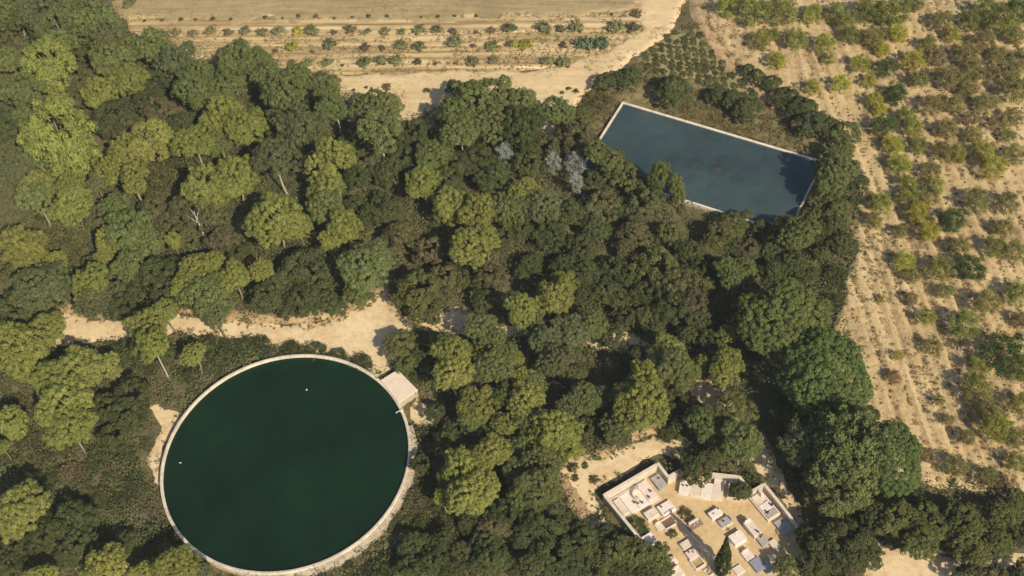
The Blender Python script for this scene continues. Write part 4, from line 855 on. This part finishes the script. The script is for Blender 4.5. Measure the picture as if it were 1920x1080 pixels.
def acc_forest(P, rng):
    d = sdf(P, FOREST) > 0; d &= union(P, TRACKS) < -.25; d &= union(P, CEM) < -.7; d &= np.hypot(*P.T) > ROUT+.75; d &= sdf(P, POOL) < -.5; d &= sdf(P, HUT) < -.4
    return d & (fnoise(P[:, 0]*.22, P[:, 1]*.22, 31) > -.48)
cover('undergrowth', 'low dark maquis covering the forest floor', 'undergrowth', 20000, acc_forest, (.5, 1.7), (.7, 1.4), 56, .27, .17, 'under', 41, (-60, -40, 105, 105))
def acc_meadow(P, rng):
    return (union(P, MEADOW) > .0) & (union(P, VINES) < .3) & (sdf(P, POOL) < -.3) & (fnoise(P[:, 0]*.25, P[:, 1]*.25, 35) > -.25)
cover('meadow_weeds', 'tall dry weeds around the rectangular pool', 'weeds', 15000, acc_meadow, (.25, .6), (.7, 1.3), 22, .22, .10, 'weeds', 43, (35, 20, 95, 90), .10)
def acc_verge(P, rng):
    d = union(P, TRACKS); e = union(P, FIELD_SAND); v = fnoise(P[:, 0]*.5, P[:, 1]*.5, 51)
    return (((d > -.6) & (d < .9+.8*v)) | ((e > -.6) & (e < 1.2+1.6*v) & (union(P, FIELD) < -.5))) & (v > -.15) & (np.hypot(*P.T) > ROUT+.6) & (union(P, CEM) < -.4)
cover('verge_weeds', 'tufts of weeds along the ragged edges of the tracks', 'weeds', 60000, acc_verge, (.12, .42), (.5, 1.1), 16, .18, .09, 'weeds', 53, (-50, -40, 105, 105), .06)
def acc_orch(P, rng):
    row = np.abs(((P[:, 0]+2.2) % 5.2)-2.6) < 1.35
    fur = np.sin(P[:, 0]*2*math.pi/1.7+1.6*fnoise(P[:, 0]*.12, P[:, 1]*.15, 4)) < -.25
    for c_ in RUTX: row |= (np.abs(P[:, 0]-c_-.6-(P[:, 1]-5)*.012) < .4) & (P[:, 1] < 34)
    return (union(P, ORCHARD) > .3) & (fnoise(P[:, 0]*.3, P[:, 1]*.10, 37) > np.where(row, -.1, .10)+np.where(fur, -.22, .20)) & (union(P, TRACKS) < 0)
cover('orchard_weeds', 'dry straw coloured weeds between the orchard rows', 'weeds', 24000, acc_orch, (.14, .38), (.4, .8), 16, .22, .10, 'straw', 45, (60, -20, 135, 100), .42)
def acc_field(P, rng):
    c, s = math.cos(FANG), math.sin(FANG); y = -s*P[:, 0]+c*P[:, 1]
    rows = [-s*q[0]+c*q[1] for q in (px(700, 33), px(700, 64), px(700, 77), px(700, 93), px(700, 106), px(700, 121), px(700, 138))]
    near = np.min([np.abs(y-r) for r in rows], axis=0) < .75
    return (union(P, FIELD+FIELD_SAND) > .3) & (fnoise(P[:, 0]*.3, P[:, 1]*.3, 39)+.35*fnoise(P[:, 0]*.05, y*.9, 40) > np.where(near & (union(P, FIELD) > 0), -.34, .22))
cover('field_weeds', 'scattered dry weeds on the ploughed field', 'weeds', 52000, acc_field, (.10, .32), (.3, .6), 12, .18, .08, 'straw', 47, (-60, 40, 75, 130), .22)

# ================================================================== HAZE
m, nt, out = new_mat('haze'); pv = nt.nodes.new('ShaderNodeVolumePrincipled'); pv.inputs['Color'].default_value = (.86, .92, 1.0, 1); pv.inputs['Density'].default_value = .00022; pv.inputs['Anisotropy'].default_value = .2
nt.links.new(pv.outputs[0], out.inputs['Volume'])
o = MB().box(-2600, 2600, -2600, 2600, -1.3, 140, 0).build('haze', m); o['kind'] = 'stuff'; o['label'] = 'thin summer haze over the wood and fields'; o['category'] = 'haze'
